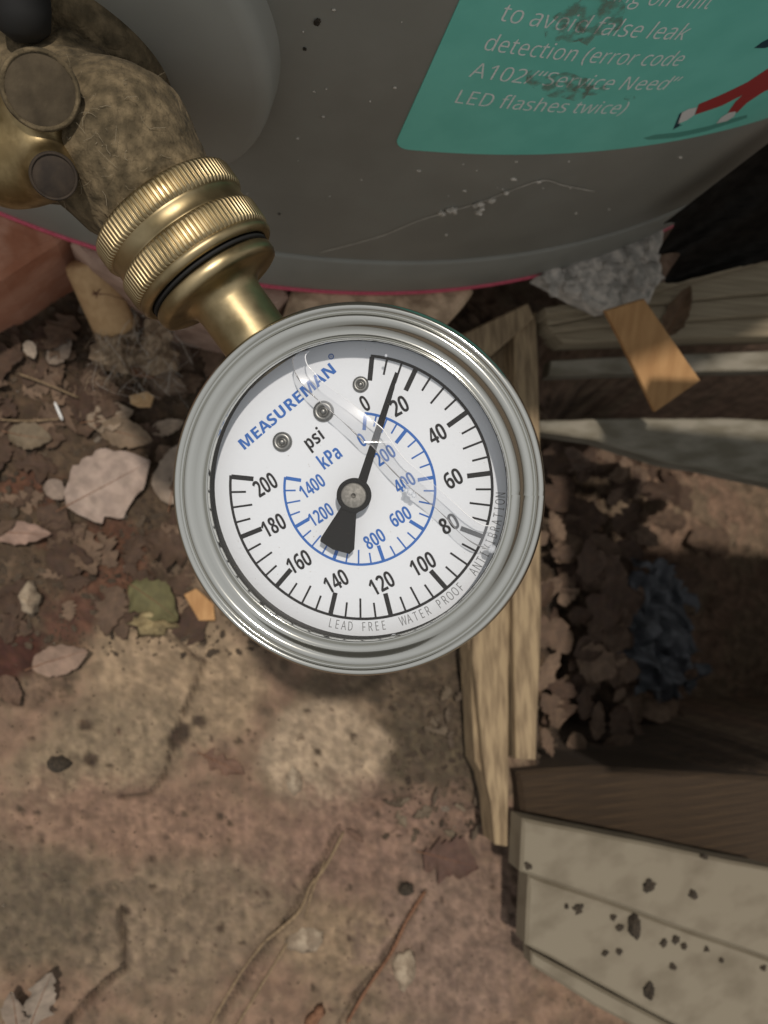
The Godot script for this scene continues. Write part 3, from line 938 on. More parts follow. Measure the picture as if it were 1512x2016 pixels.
func pressure_gauge() -> void:
	var mm := 0.001
	var n := vcam(-0.10, 0.11, -0.989).normalized()
	var xr := vcam(1, 0, 0)
	xr = (xr - n * xr.dot(n)).normalized()
	gx = Transform3D(Basis(xr, n.cross(xr), n), K(708, 966, 0.157))
	var o := Node3D.new()
	o.name = numbered("pressure_gauge")
	add_child(o)
	o.transform = gx
	tag(o, "round steel-rimmed water pressure gauge with white dial on brass stem", "gauge")
	# dial
	var st := S()
	lathe(st, [Vector2(0.0304, -0.0006), Vector2(0.0304, 0.0), Vector2(0.0304, 0.0), Vector2(0.0, 0.0)], Transform3D(), 128)
	var dial := part("dial", fin(st), M.dial, o)
	# scales
	var u := 0.157 / FOCAL
	var dc := D(707, 964)
	var c := Vector2(dc.x, dc.y)
	st = S()
	arc_band(st, c, 257 * u, 262.5 * u, deg_to_rad(5.2), deg_to_rad(275.9), 0.00006)
	var maj := [5.8, 25.4, 54.2, 82.4, 110.3, 138.3, 165.9, 193.2, 220.6, 247.9, 275.3]
	for i in maj.size():
		var a := deg_to_rad(maj[i])
		tick(st, c, 213 * u, 258 * u, a, 9.5 * u, 0.00006)
		if i < maj.size() - 1:
			var b := deg_to_rad(maj[i + 1])
			var m := 3 if i == 0 else 4
			for k in range(1, m):
				tick(st, c, (218 if (k == 2) else 228) * u, 258 * u, lerpf(a, b, float(k) / m), 4.0 * u, 0.00006)
	part("pressure_scale", fin(st), M.ink, dial)
	st = S()
	arc_band(st, c, 147 * u, 152 * u, deg_to_rad(4.4), deg_to_rad(279.2), 0.00006)
	var maj2 := [5.0, 38.4, 80.2, 121.2, 161.0, 200.2, 239.6, 278.6]
	for i in maj2.size():
		var a := deg_to_rad(maj2[i])
		tick(st, c, 117 * u, 148 * u, a, 7.0 * u, 0.00006)
		if i < maj2.size() - 1:
			var b := deg_to_rad(maj2[i + 1])
			for k in range(1, 4):
				tick(st, c, (120 if k == 2 else 127) * u, 148 * u, lerpf(a, b, k / 4.0), 3.2 * u, 0.00006)
	part("metric_scale", fin(st), M.ink_blue, dial)
	for t in [["0", 718, 794, 14, 31, 30], ["20", 786, 799, 33, 32, 28], ["40", 860, 854, 34, 32, 29], ["60", 892, 942, 34, 32, 29], ["80", 884, 1031, 36, 32, 30], ["100", 832, 1110, 50, 33, 29], ["120", 751, 1148, 50, 33, 29], ["140", 661, 1144, 49, 33, 29], ["160", 588, 1106, 50, 33, 29], ["180", 538, 1034, 49, 33, 28], ["200", 522, 954, 47, 33, 31], ["psi", 619, 866, 39, 26, 36]]:
		dial_text(t[0], t[1], t[2], t[3], t[4], t[5], M.ink, dial)
	for t in [["0", 712, 866, 12, 27, 32], ["200", 757, 896, 41, 27, 33], ["400", 796, 950, 42, 27, 32], ["600", 788, 1017, 42, 27, 31], ["800", 737, 1061, 42, 27, 31], ["1000", 670, 1052, 52, 27, 31], ["1200", 631, 1013, 52, 27, 32], ["1400", 614, 957, 53, 27, 34], ["kPa", 648, 899, 46, 29, 36]]:
		dial_text(t[0], t[1], t[2], t[3], t[4], t[5], M.ink_blue, dial)
	dial_text("MEASUREMAN", 564, 801, 240, 22, 39.3, M.ink_blue, dial, true)
	st = S()
	var rc := D(652, 702)
	arc_band(st, Vector2(rc.x, rc.y), 3.6 * u, 5.6 * u, 0, TAU, 0.00006)
	part("printed_mark", fin(st), M.ink_blue, dial)
	var rt := text_mesh("R")
	var rm := part("printed_mark", rt, M.ink_blue, dial)
	rm.transform = Transform3D(Basis(Vector3(0, 0, 1), deg_to_rad(39)) * Basis.from_scale(Vector3.ONE * 5.0 * u), D(652, 702, 0.00007))
	# lettering round the rim
	st = S()
	var words := "LEAD FREE  WATER PROOF  ANTIVIBRATION"
	var from := atan2(648.0 - 707.0, 964.0 - 1236.0)
	var to := atan2(986.0 - 707.0, 964.0 - 972.0)
	from = fposmod(from, TAU)
	for i in words.length():
		if words[i] == " ":
			continue
		var a := lerpf(from, to, float(i) / (words.length() - 1))
		var tm := text_mesh(words[i], false, -0.12)
		var cb := Basis(Vector3(0, 0, 1), PI - a) * Basis.from_scale(Vector3(0.66, 1, 1) * 18.5 * u)
		st.append_from(tm, 0, Transform3D(cb, Vector3(sin(a), cos(a), 0) * 276.0 * u + Vector3(c.x, c.y, 0.00006)))
	part("rim_lettering", st.commit(), M.ink_grey, dial)
	# rivets in the dial
	for r in [[556, 870, 20.0], [637, 810, 21.0], [710, 757, 16.0]]:
		var at := D(r[0], r[1], 0.0)
		st = S()
		var q: float = r[2] * u
		lathe(st, [Vector2(q, 0.0), Vector2(q * 0.95, q * 0.22), Vector2(q * 0.75, q * 0.42), Vector2(q * 0.5, q * 0.36), Vector2(q * 0.42, q * 0.12), Vector2(q * 0.36, q * 0.10), Vector2(q * 0.28, q * 0.40), Vector2(q * 0.14, q * 0.48), Vector2(0.0, q * 0.48)], Transform3D(Basis(), at), 32)
		part("rivet", fin(st), M.rivet, dial)
	# pointer
	st = S()
	var pz := 0.0042
	var hub := D(697, 975, pz)
	flat_poly(st, [[778, 732], [782, 734], [776.5, 764], [720, 955], [724, 995], [701, 1012], [697, 1082], [688, 1091], [655, 1082], [630, 1066], [632, 1058], [671, 1008], [672, 960], [702.5, 950], [767, 761]], pz, 0.0004)
	part("pointer", fin(st), M.pointer, o)
	st = S()
	lathe(st, [Vector2(33 * u, 0.0003), Vector2(33 * u, 0.0016), Vector2(31 * u, 0.0020), Vector2(25 * u, 0.0020), Vector2(24 * u, 0.0013)], Transform3D(Basis(), Vector3(hub.x, hub.y, pz - 0.001)), 48)
	var hb := part("hub", fin(st), M.pointer, o)
	st = S()
	lathe(st, [Vector2(24.5 * u, 0.0), Vector2(24.5 * u, 0.0018), Vector2(23 * u, 0.0020), Vector2(22 * u, 0.0021), Vector2(5 * u, 0.0021), Vector2(5 * u, 0.0021), Vector2(3.5 * u, 0.0012), Vector2(0, 0.0009)], Transform3D(Basis(), Vector3(hub.x, hub.y, pz - 0.001)), 48)
	part("pivot_pin", fin(st), M.pin, hb)
	st = S()
	lathe(st, [Vector2(0.0011, 0.0), Vector2(0.0011, pz)], Transform3D(Basis(), Vector3(hub.x, hub.y, 0)), 24)
	part("spindle", fin(st), M.pin, o)
	# case, bezel, gasket, glass
	st = S()
	var bez := []
	for p in [[29.5, 5.6], [29.5, 6.9], [29.6, 7.2], [29.8, 7.3], [30.05, 7.1], [30.4, 6.8], [30.95, 6.7], [31.5, 6.9], [32.1, 7.45], [32.7, 8.0], [33.3, 8.3], [33.9, 8.25], [34.3, 7.95], [34.5, 7.7], [34.7, 7.7], [34.9, 7.95], [35.2, 8.3], [35.6, 8.42], [36.0, 8.25], [36.35, 7.75], [36.6, 6.9], [36.65, 5.8], [36.6, 4.5], [36.4, 3.4], [35.8, 2.9], [33.5, 2.8]]:
		bez.append(Vector2(p[0], p[1]) * mm)
	lathe(st, bez, Transform3D(), 192)
	part("bezel", fin(st), M.steel, o)
	st = S()
	lathe(st, [Vector2(0.0342, 0.0034), Vector2(0.0342, -0.0115), Vector2(0.0338, -0.0128), Vector2(0.0325, -0.0136), Vector2(0.0, -0.0138)], Transform3D(), 128)
	part("case", fin(st), M.steel, o)
	st = S()
	lathe(st, [Vector2(0.0290, -0.0008), Vector2(0.0328, -0.0008), Vector2(0.0328, 0.0054), Vector2(0.0294, 0.0056)], Transform3D(), 128)
	part("gasket", fin(st), M.gasket, o)
	st = S()
	lathe(st, [Vector2(0.0295, 0.0060), Vector2(0.0, 0.0060)], Transform3D(), 96)
	part("glass", fin(st), M.glass, o)
	# rim of the air bubble in the liquid: a thin skin between glass and dial
	var l1 := []
	for p in [[607, 690], [589, 694], [577, 706], [578, 723], [586, 743], [601, 763], [621, 783], [641, 801], [661, 818], [692, 846], [717, 871], [733, 878], [754, 906], [786, 940], [818, 969], [849, 993], [881, 1022], [907, 1051], [939, 1073], [966, 1078]]:
		l1.append(D(p[0], p[1], 0.0056))
	var l2 := []
	for p in [[609, 691], [603, 697], [601, 704], [606, 720], [621, 736], [632, 750], [652, 765], [680, 785], [712, 810], [751, 842], [765, 861], [794, 901], [818, 922], [839, 940], [865, 964], [892, 988], [907, 1002], [923, 1016], [950, 1033], [974, 1036]]:
		l2.append(D(p[0], p[1], 0.0047))
	l1 = smooth_path(l1, 4)
	l2 = smooth_path(l2, 4)
	st = S()
	st.set_smooth_group(1)
	for i in l1.size() - 1:
		quad(st, l1[i], l2[i], l2[i + 1], l1[i + 1])
	var bub := part("air_bubble", fin(st), M.film, o)
	st = S()
	var rr := []
	for i in l1.size():
		rr.append(0.00009 + 0.00005 * sin(i * 0.9))
	tube(st, l1, rr, 8)
	part("bubble_rim", fin(st), M.film_edge, bub)
	st = S()
	rr = []
	for i in l2.size():
		rr.append(0.00012 * clampf(absf(sin(i * 0.11 + 0.5)), 0.25, 1.0))
	tube(st, l2, rr, 8)
	part("bubble_rim", fin(st), M.film_white, bub)
	for b in [[758, 1262, 5], [776, 1256, 8], [798, 1254, 5], [816, 1247, 6], [830, 1242, 5], [843, 1234, 5], [864, 1225, 5], [879, 1216, 5], [897, 1202, 6], [913, 1184, 6], [927, 1168, 6], [947, 1144, 6], [960, 1121, 6], [969, 1081, 9], [975, 1095, 5], [803, 958, 5], [808, 968, 7], [815, 975, 5], [800, 966, 4], [760, 700, 3]]:
		st = S()
		lump(st, D(b[0], b[1], 0.005), Vector3.ONE * b[2] * u, 0.0, 1, 7)
		part("bubble", fin(st), M.drop, o)
	st = S()
	for i in 60:
		var a := rng.randf() * TAU
		var r := 0.029 * sqrt(rng.randf())
		lump(st, Vector3(r * cos(a), r * sin(a), 0.0061), Vector3(rng.randf_range(0.5, 2.2), rng.randf_range(0.5, 1.0), 0.5) * 0.00006, 0.3, i, 4)
	part("dust", fin(st), M.lint, o).set_meta("kind", "stuff")
	# brass stem, collar and swivel nut, along the stem's own axis
	var s := vcam(0.581, 0.808, 0.10).normalized()
	var sl := (gx.basis.inverse() * s).normalized()
	var yx := Vector3(0, 0, 1).cross(sl).normalized()
	var sx := Transform3D(Basis(yx, sl.cross(yx), sl), Vector3(0, 0, -0.006))
	st = S()
	lathe(st, [Vector2(0.0072, -0.030), Vector2(0.0072, -0.0465), Vector2(0.0075, -0.0478), Vector2(0.0083, -0.0488), Vector2(0.0096, -0.0494), Vector2(0.0112, -0.0496), Vector2(0.0128, -0.0497), Vector2(0.0136, -0.0501), Vector2(0.0139, -0.0508), Vector2(0.0139, -0.0522), Vector2(0.0135, -0.0526), Vector2(0.0128, -0.0528), Vector2(0.0128, -0.056)], sx, 96)
	part("stem", fin(st), M.brass, o)
	st = S()
	lathe(st, [Vector2(0.0126, -0.0530), Vector2(0.0138, -0.0530), Vector2(0.0138, -0.0536), Vector2(0.0126, -0.0536)], sx, 96)
	part("washer", fin(st), M.rubber, o)
	var nut := Node3D.new()
	nut.name = "swivel_nut"
	o.add_child(nut)
	var knurl := func(a: float, b: float) -> void:
		var s2 := S()
		lathe(s2, [Vector2(0.0150, a), Vector2(0.0153, a), Vector2(0.0153, a), Vector2(-0.0158, a - 0.0004), Vector2(-0.0160, a - 0.0009), Vector2(-0.0160, b + 0.0009), Vector2(-0.0158, b + 0.0004), Vector2(0.0153, b), Vector2(0.0153, b), Vector2(0.0150, b)], sx, 1100, 100, 0.00034)
		part("knurled_band", fin(s2), M.brass, nut)
	knurl.call(-0.0556, -0.0612)
	knurl.call(-0.0646, -0.0698)
	st = S()
	lathe(st, [Vector2(0.0139, -0.0538), Vector2(0.0146, -0.0537), Vector2(0.0152, -0.0540), Vector2(0.0156, -0.0546), Vector2(0.0156, -0.0554), Vector2(0.0152, -0.0558), Vector2(0.0152, -0.0610), Vector2(0.0153, -0.0613), Vector2(0.0151, -0.0616), Vector2(0.0150, -0.0630), Vector2(0.0151, -0.0642), Vector2(0.0153, -0.0646), Vector2(0.0150, -0.0650), Vector2(0.0150, -0.0698), Vector2(0.0125, -0.0700)], sx, 128)
	part("nut_body", fin(st), M.brass, nut)
	stem_axis = [gx * sx, s]

var stem_axis := []

# ------------------------------------------------------------------ the tap
func faucet() -> void:
	var sx: Transform3D = stem_axis[0]
	var out := sx * Vector3(0, 0, -0.068)
	var neck := sx * Vector3(0, 0, -0.084)
	var base := WP(-0.077, 0.116, 0.006)
	var nrm := (WP(-0.077, 0.116, 1.0) - WP(-0.077, 0.116)).normalized()
	var o := thing("faucet", base, "dusty brass faucet body on the grey boss at top left", "faucet")
	var a := base - nrm * 0.004
	var b := base + nrm * 0.013
	var field := func(p: Vector3) -> float:
		var d := cap(p, a, b, 0.0180, 0.0168)
		d = smin(d, cap(p, b, neck, 0.0165, 0.0145), 0.012)
		d = smin(d, cap(p, neck, out, 0.0138, 0.0125), 0.006)
		return d + 0.0011 * nz.get_noise_3d(p.x * 2600, p.y * 2600, p.z * 2600) + 0.0005 * nz.get_noise_3d(p.x * 9000, p.y * 9000, p.z * 9000)
	var lo := Vector3(minf(a.x, minf(b.x, out.x)), minf(a.y, minf(b.y, out.y)), minf(a.z, minf(b.z, out.z))) - Vector3.ONE * 0.024
	var hi := Vector3(maxf(a.x, maxf(b.x, out.x)), maxf(a.y, maxf(b.y, out.y)), maxf(a.z, maxf(b.z, out.z))) + Vector3.ONE * 0.024
	part("body", fin(nets(field, lo, hi, 0.0011), base), M.dust, o)
	var st := S()
	var bx := Vector3.UP.cross(nrm).normalized()
	lathe(st, [Vector2(0.0262, -0.002), Vector2(0.0262, 0.0045), Vector2(0.0250, 0.0065), Vector2(0.018, 0.0085), Vector2(0.0, 0.009)], Transform3D(Basis(bx, Vector3.UP, nrm), Vector3.ZERO), 96)
	part("escutcheon", fin(st), M.dust, o)
	# handle: brass lobe with two round ends
	var c1 := K(22, 312, 0.149)
	var c2 := K(80, 178, 0.1335)
	var c3 := K(106, 348, 0.1365)
	var ax := (eye - c2).normalized()
	var hf := func(p: Vector3) -> float:
		var d := cap(p, c1 - ax * 0.006, c1 + ax * 0.002, 0.0100, 0.0090)
		d = smin(d, cap(p, c2 - ax * 0.020, c2 - ax * 0.0068, 0.0060, 0.0064), 0.010)
		d = smin(d, cap(p, c3 - ax * 0.016, c3 - ax * 0.0042, 0.0042, 0.0042), 0.006)
		return d
	part("handle", fin(nets(hf, c1.min(c2).min(c3) - Vector3.ONE * 0.022, c1.max(c2).max(c3) + Vector3.ONE * 0.018, 0.001), base), M.brass_worn, o)
	var disc := func(c: Vector3, r: float, m: Material, called: String) -> void:
		var s2 := S()
		var x := ax.cross(Vector3.RIGHT).normalized()
		var at := Transform3D(Basis(x, ax.cross(x), ax), c - base)
		lathe(s2, [Vector2(r * 0.86, -0.0004), Vector2(r * 0.6, 0.0), Vector2(0.0, 0.0002)], at, 48)
		part(called, fin(s2), m, o)
		s2 = S()
		lathe(s2, [Vector2(r * 0.88, -0.008), Vector2(r * 0.97, -0.0030), Vector2(r, -0.0016), Vector2(r * 0.985, -0.0006), Vector2(r * 0.94, 0.0), Vector2(r * 0.88, -0.0001), Vector2(r * 0.84, -0.0006)], at, 48)
		part("lug", fin(s2), m if r < 0.005 else M.dust, o)
	disc.call(c2, 0.0066, M.dust_dark, "dusty_cap")
	disc.call(c3, 0.0041, M.plug, "dark_plug")
	# lint caught on the dust
	for i in 80:
		var q := Vector2(rng.randf_range(110, 340), rng.randf_range(20, 400))
		var r := vcam((q.x - 756.0) / FOCAL, (q.y - 1008.0) / FOCAL, 1.0)
		var t := 0.11
		while t < 0.2 and field.call(eye + r * t) > 0.0:
			t += 0.0005
		if t > 0.195:
			continue
		var p := eye + r * t
		var pts := []
		var d := Vector3(rng.randf() - 0.5, rng.randf() - 0.5, rng.randf() - 0.5).normalized() * rng.randf_range(0.0002, 0.0006)
		for k in 6:
			pts.append(p - r * 0.0006 - base)
			p += d
			d += Vector3(rng.randf() - 0.5, rng.randf() - 0.5, rng.randf() - 0.5) * 0.0007
		st = S()
		tube(st, pts, rng.randf_range(0.00002, 0.00005), 4)
		part("lint", fin(st), M.lint, o)
	# black hose above the tap
	st = S()
	var hp := [K(20, -160, 0.140), K(34, -60, 0.143), K(44, 20, 0.146), K(50, 62, 0.148), K(54, 84, 0.149)]
	tube(st, hp, [0.0054, 0.0054, 0.0052, 0.0046, 0.0022], 24)
	solo("hose", st, M.rubber, hp[0], "black rubber hose end in the top left corner", "hose")
	st = S()
	tube(st, [K(-60, -120, 0.16), K(-20, 0, 0.163), K(0, 90, 0.166)], 0.0085, 20)
	solo("pipe", st, M.sheet, K(0, 90, 0.166), "dark pipe behind the black hose in the top left corner", "pipe")

# ------------------------------------------------------------------ small things
func stone(called: String, px: float, py: float, rx: float, ry: float, hh: float, m: Material, label: String, category: String, group := "", level := SOIL, rough := 0.3) -> void:
	var at := G(px, py, level)
	var k := (G(px + 1.0, py, level) - at).length()
	var st := S()
	lump(st, at + Vector3(0, hh * 0.35, 0), Vector3(rx * k, hh, ry * k), rough, int(px + py), 9)
	solo(called, st, m, at, label, category, group)

func strand(called: String, pts: Array, r: float, m: Material, label: String, category: String, group := "") -> void:
	var st := S()
	var p := smooth_path(pts, 6)
	var rr := []
	for i in p.size():
		rr.append(r * (0.6 + 0.55 * absf(nz.get_noise_2d(i * 37.0, r * 1e6))) * (0.5 if i == 0 or i == p.size() - 1 else 1.0))
	tube(st, p, rr, 7)
	solo(called, st, m, pts[0], label, category, group)

func gpath(pts: Array, up := 0.001) -> Array:
	var out := []
	for p in pts:
		var g := G(p[0], p[1])
		out.append(Vector3(g.x, soil_at(g.x, g.z)[0] + up, g.z))
	return out

func debris() -> void:
	# tan dowel, torn nest and chip under the coupling
	var a := G(168, 512, -0.012)
	var b := G(228, 650, -0.030)
	var o := thing("dowel", b, "tan round wooden dowel below the brass coupling", "dowel")
	var ax := (b - a)
	var st := S()
	var d := ax.normalized()
	var x := d.cross(Vector3.UP).normalized()
	var L := ax.length()
	lathe(st, [Vector2(0.0, 0.0), Vector2(0.0070, 0.0), Vector2(0.0082, 0.001), Vector2(0.0085, 0.003), Vector2(0.0085, L - 0.001), Vector2(0.0078, L), Vector2(0.0060, L), Vector2(0.0055, L - 0.006), Vector2(0.0, L - 0.006)], Transform3D(Basis(x, d.cross(x), d), a - b), 40)
	part("shaft", fin(st), M.card, o)
	st = S()
	var nest := G(262, 668, -0.030)
	for i in 7:
		lump(st, nest + Vector3(rng.randf_range(-0.011, 0.011), rng.randf_range(-0.005, 0.003), rng.randf_range(-0.007, 0.012)), Vector3(rng.randf_range(0.003, 0.008), rng.randf_range(0.003, 0.005), rng.randf_range(0.003, 0.008)), 0.7, i * 3 + 2, 14)
	for i in 150:
		var p := nest + Vector3(rng.randf_range(-0.016, 0.016), rng.randf_range(0.0, 0.006), rng.randf_range(-0.012, 0.02))
		var pts := []
		var v := Vector3(rng.randf() - 0.5, (rng.randf() - 0.5) * 0.5, rng.randf() - 0.5).normalized() * 0.0015
		for k in 5:
			pts.append(p)
			p += v
			v += Vector3(rng.randf() - 0.5, (rng.randf() - 0.5) * 0.4, rng.randf() - 0.5) * 0.0014
		tube(st, pts, rng.randf_range(0.00006, 0.00016), 4)
	var fib := S()
	for i in 90:
		var p := nest + Vector3(rng.randf_range(-0.014, 0.018), rng.randf_range(0.002, 0.010), rng.randf_range(-0.016, 0.022))
		var pts := []
		var v := Vector3(rng.randf() - 0.5, (rng.randf() - 0.5) * 0.4, rng.randf() - 0.3).normalized() * 0.0022
		for k in 6:
			pts.append(p)
			p += v
			v += Vector3(rng.randf() - 0.5, (rng.randf() - 0.5) * 0.4, rng.randf() - 0.5) * 0.0016
		tube(fib, pts, rng.randf_range(0.00003, 0.00009), 4)
	var fo := solo("web_fibres", fib, M.web, nest, "pale cobweb fibres hanging below the brass coupling", "cobweb")
	fo.set_meta("kind", "stuff")
	solo("nest", st, M.nest, nest, "matted pale insect nest of web and crumbs at the dowel end", "nest")
	st = S()
	slab(st, PackedVector3Array([G(222, 690, -0.030), G(292, 672, -0.028), G(318, 690, -0.030), G(300, 745, -0.033), G(262, 738, -0.034)]), Vector3(0, -0.002, 0), 0.0005, 0.0012)
	solo("bark_piece", st, M.bark, G(262, 738, -0.034), "reddish brown bark flake stuck below the pale nest", "bark")
	plank("wood_chip", [[255, 778], [290, 770], [303, 780], [296, 800], [272, 800], [257, 792]], -0.036, 0.002, M.card, "small orange tan chip under the bark flake", "chip", "", 0.0004, 0.0006)
	plank("wood_chip", [[362, 1170], [386, 1158], [420, 1190], [424, 1222], [392, 1222]], -0.040, 0.003, M.shim, "orange wood chip half hidden by the gauge's left rim", "chip", "", 0.0004, 0.0006)
	# dried flower head on the dowel
	st = S()
	var f0 := G(190, 578, -0.0085)
	for i in 11:
		var v2 := Vector3(rng.randf_range(-1, 1), rng.randf_range(-0.1, 0.3), rng.randf_range(-1, 1)).normalized() * rng.randf_range(0.0012, 0.0026)
		tube(st, [f0, f0 + v2 * 0.6, f0 + v2], [0.0003, 0.00025, 0.0001], 5)
	tube(st, [f0, G(215, 580, -0.0075), G(245, 590, -0.011)], 0.00018, 5)
	solo("dry_sprig", st, M.bark, f0, "tiny dark dried sprig lying on the tan dowel", "sprig")
	# felt lump at the corner of the unit
	st = S()
	var fp := PackedVector3Array()
	for q in [[1058, 546], [1110, 522], [1180, 492], [1250, 462], [1312, 432], [1306, 500], [1296, 560], [1280, 592], [1240, 596], [1190, 610], [1120, 580]]:
		fp.append(G(q[0], q[1], 0.004))
	slab(st, fp, Vector3(0, -0.008, 0), 0.0018, 0.0022)
	for i in 26:
		var s := rng.randf()
		var g := G(lerpf(1080, 1290, s), lerpf(545, 500, s) + rng.randf_range(-20, 70 * s + 25), 0.004)
		lump(st, g, Vector3(rng.randf_range(0.002, 0.006), rng.randf_range(0.001, 0.002), rng.randf_range(0.002, 0.005)), 0.6, i, 9)
	solo("felt_scrap", st, M.felt, fp[0], "grey matted scrap of felt at the right foot of the unit", "felt")
	st = S()
	lump(st, G(1352, 412, 0.012), Vector3(0.0028, 0.002, 0.0016), 0.4, 3, 8)  # small white lump for the bright spot on the crease
	solo("white_spot", st, M.print_shoe, G(1352, 412, 0.012), "small white spot at the right end of the unit's crease", "flake")
	# cobweb on the wall
	var web := [[630, 494], [700, 476], [760, 458], [822, 432], [884, 413], [944, 396], [1005, 372], [1068, 352], [1110, 362], [1170, 374]]
	var wp := []
	for q in web:
		var w := W(q[0], q[1])
		wp.append(WP(w.x, w.y, 0.0006))
	strand("cobweb", wp, 0.00016, M.web, "long dusty cobweb strand slanting across the grey wall", "cobweb")
	st = S()
	for q in [[884, 412], [893, 410], [944, 398], [948, 408], [942, 415], [968, 392], [995, 376], [1060, 355], [870, 417], [935, 402]]:
		var w := W(q[0], q[1])
		lump(st, WP(w.x, w.y, 0.0005), Vector3(0.0011, 0.0007, 0.0008) * rng.randf_range(0.6, 1.3), 0.6, int(q[0]), 8)
	solo("lint_tuft", st, M.web, wp[4], "pale tufts of lint caught along the cobweb", "lint")
	for q in [[375, 108, 10, 16, "brown smear of dirt on the grey boss"], [362, 205, 6, 8, "white speck beside the faucet's round base"], [625, 42, 9, 12, "upper dark fleck on the grey wall, left of sticker"], [600, 95, 5, 5, "lower dark fleck on the grey wall, left of sticker"], [550, 420, 6, 4, "dark fleck right of the brass coupling"]]:
		st = S()
		var w := W(q[0], q[1])
		lump(st, WP(w.x, w.y, 0.0058 if q[0] < 400 else 0.0002), Vector3(q[2], q[3], 3) * 0.00008, 0.5, int(q[0]), 8)
		solo("fleck", st, M.print_shoe if q[0] == 362 else M.dark_dirt, WP(w.x, w.y), q[4], "fleck")
	st = S()
	for i in 70:
		var px := rng.randf_range(280, 1400)
		var py := rng.randf_range(10, 560)
		var w := W(px, py)
		if w.y < 0.031 or (w.x > 0.002 and w.y > 0.10) or (Vector2(w.x + 0.087, w.y - 0.1205).length() < 0.062):
			continue
		var sz := rng.randf_range(0.00010, 0.00032) * (1.7 if rng.randf() < 0.08 else 1.0)
		lump(st, WP(w.x, w.y, 0.0001), Vector3(sz * rng.randf_range(1.0, 2.4), sz, sz), 0.5, i, 5)
	var ds := part("wall_dust", fin(st), M.web, self)
	ds.set_meta("kind", "stuff")
	tag(ds, "specks of pale dust stuck on the grey wall", "dust")
	# stones, husks and crumbs on the ground
	leaf(218, 822, 96, 56, -12, Color(0.27, 0.205, 0.145), "flat tan leaf lying above the big pale leaf", "", 0.05, 0.004, 4, 0.3)
	stone("stone", 578, 1535, 17, 28, 0.003, M.stone, "small pale oval husk at the rim of the tan patch", "husk")
	stone("stone", 600, 1846, 36, 24, 0.003, M.stone, "tan crumbly stone between the straws", "stone")
	stone("stone", 795, 1905, 22, 34, 0.003, M.stone, "whitish stone beside the lower right straws", "stone")
	stone("seed_husk", 62, 1185, 22, 36, 0.006, M.stone, "dry yellowish seed husk at the left edge", "husk", "", SOIL, 0.6)
	leaf(306, 1184, 120, 74, 35, Color(0.13, 0.115, 0.05), "withered green leaf left of the gauge", "", 0.2, 0.005, 9, 0.4, 0.2)
	stone("lichen", 302, 1226, 40, 22, 0.004, M.moss, "crumbly yellow lichen at the foot of the green leaf", "lichen", "", SOIL, 0.8)
	stone("pebble", 118, 1502, 26, 17, 0.005, M.dark_dirt, "dark pebble in the lower left bare ground", "pebble")
	stone("pebble", 800, 1750, 14, 12, 0.002, M.dark_dirt, "dark round pebble right of the long straw", "pebble")
	stone("dirt_crumb", 1246, 1822, 10, 19, 0.003, M.dark_dirt, "largest black crumb on the painted sill", "crumb", "", -0.0085, 0.4)
	stone("dirt_crumb", 1275, 1745, 11, 9, 0.0012, M.dark_dirt, "brown crumb on the sill's upper step", "crumb", "", -0.004, 0.7)
	stone("dirt_crumb", 1277, 1950, 8, 13, 0.002, M.dark_dirt, "dark crumb lowest on the painted sill", "crumb", "", -0.0085, 0.6)
	for q in [[1138, 1788, 9], [1115, 1784, 4], [1207, 1806, 6], [1219, 1826, 7], [1191, 1876, 6], [1219, 1872, 6], [1323, 1903, 6], [1304, 1856, 6], [1329, 1850, 7], [1345, 1862, 5], [1420, 1890, 4], [1502, 1905, 5], [1390, 1868, 4]]:
		stone("dirt_crumb", q[0], q[1], q[2], q[2] * 0.9, 0.0008, M.dark_dirt, "tiny dark dirt crumb on the sill's lower step", "crumb", "dirt crumbs on the painted sill", -0.0085, 0.7)
	for q in [[1040, 1704, 6], [1364, 1760, 7], [1385, 1686, 5]]:
		stone("dirt_crumb", q[0], q[1], q[2], q[2] * 0.9, 0.0008, M.dark_dirt, "tiny dark dirt crumb on the sill's upper step", "crumb", "dirt crumbs on the upper step", -0.004, 0.7)
	# straws and twigs
	strand("straw", gpath([[676, 1634], [640, 1700], [610, 1742], [585, 1790], [520, 1850]], 0.002), 0.0009, M.straw, "long dry straw pointing up right at lower centre", "straw")
	strand("straw", gpath([[640, 1690], [612, 1750], [600, 1800]], 0.002), 0.0006, M.straw, "short straw lying against the long straw", "straw")
	strand("straw", gpath([[565, 1850], [520, 1930], [470, 2010], [440, 2060]], 0.002), 0.0007, M.straw, "straw running off the bottom edge, right one of two", "straw")
	strand("straw", gpath([[520, 1850], [470, 1920], [410, 2020], [390, 2060]], 0.002), 0.0007, M.straw, "straw running off the bottom edge, left one of two", "straw")
	strand("twig", gpath([[838, 1755], [800, 1810], [770, 1870], [720, 1940], [680, 2010]], 0.002), 0.0010, M.bark, "dark twig right of the straws at the bottom", "twig")
	strand("twig", gpath([[620, 1990], [632, 1980], [600, 2020]], 0.003), 0.0030, M.bark, "thick dark twig stub at the bottom edge", "twig")
	strand("twig", gpath([[110, 795], [125, 830]], 0.005), 0.0009, M.print_shoe, "short white stick on the dark loam", "stick")
	strand("straw", gpath([[40, 740], [95, 760], [155, 785]], 0.004), 0.0006, M.straw, "thin grass stem on the loam above the white stick", "straw")
	strand("straw", gpath([[0, 828], [60, 830], [120, 826]], 0.004), 0.0005, M.straw, "thin grass stem at the left edge", "straw")
	# loose crumbs nobody could count
	var shapes := []
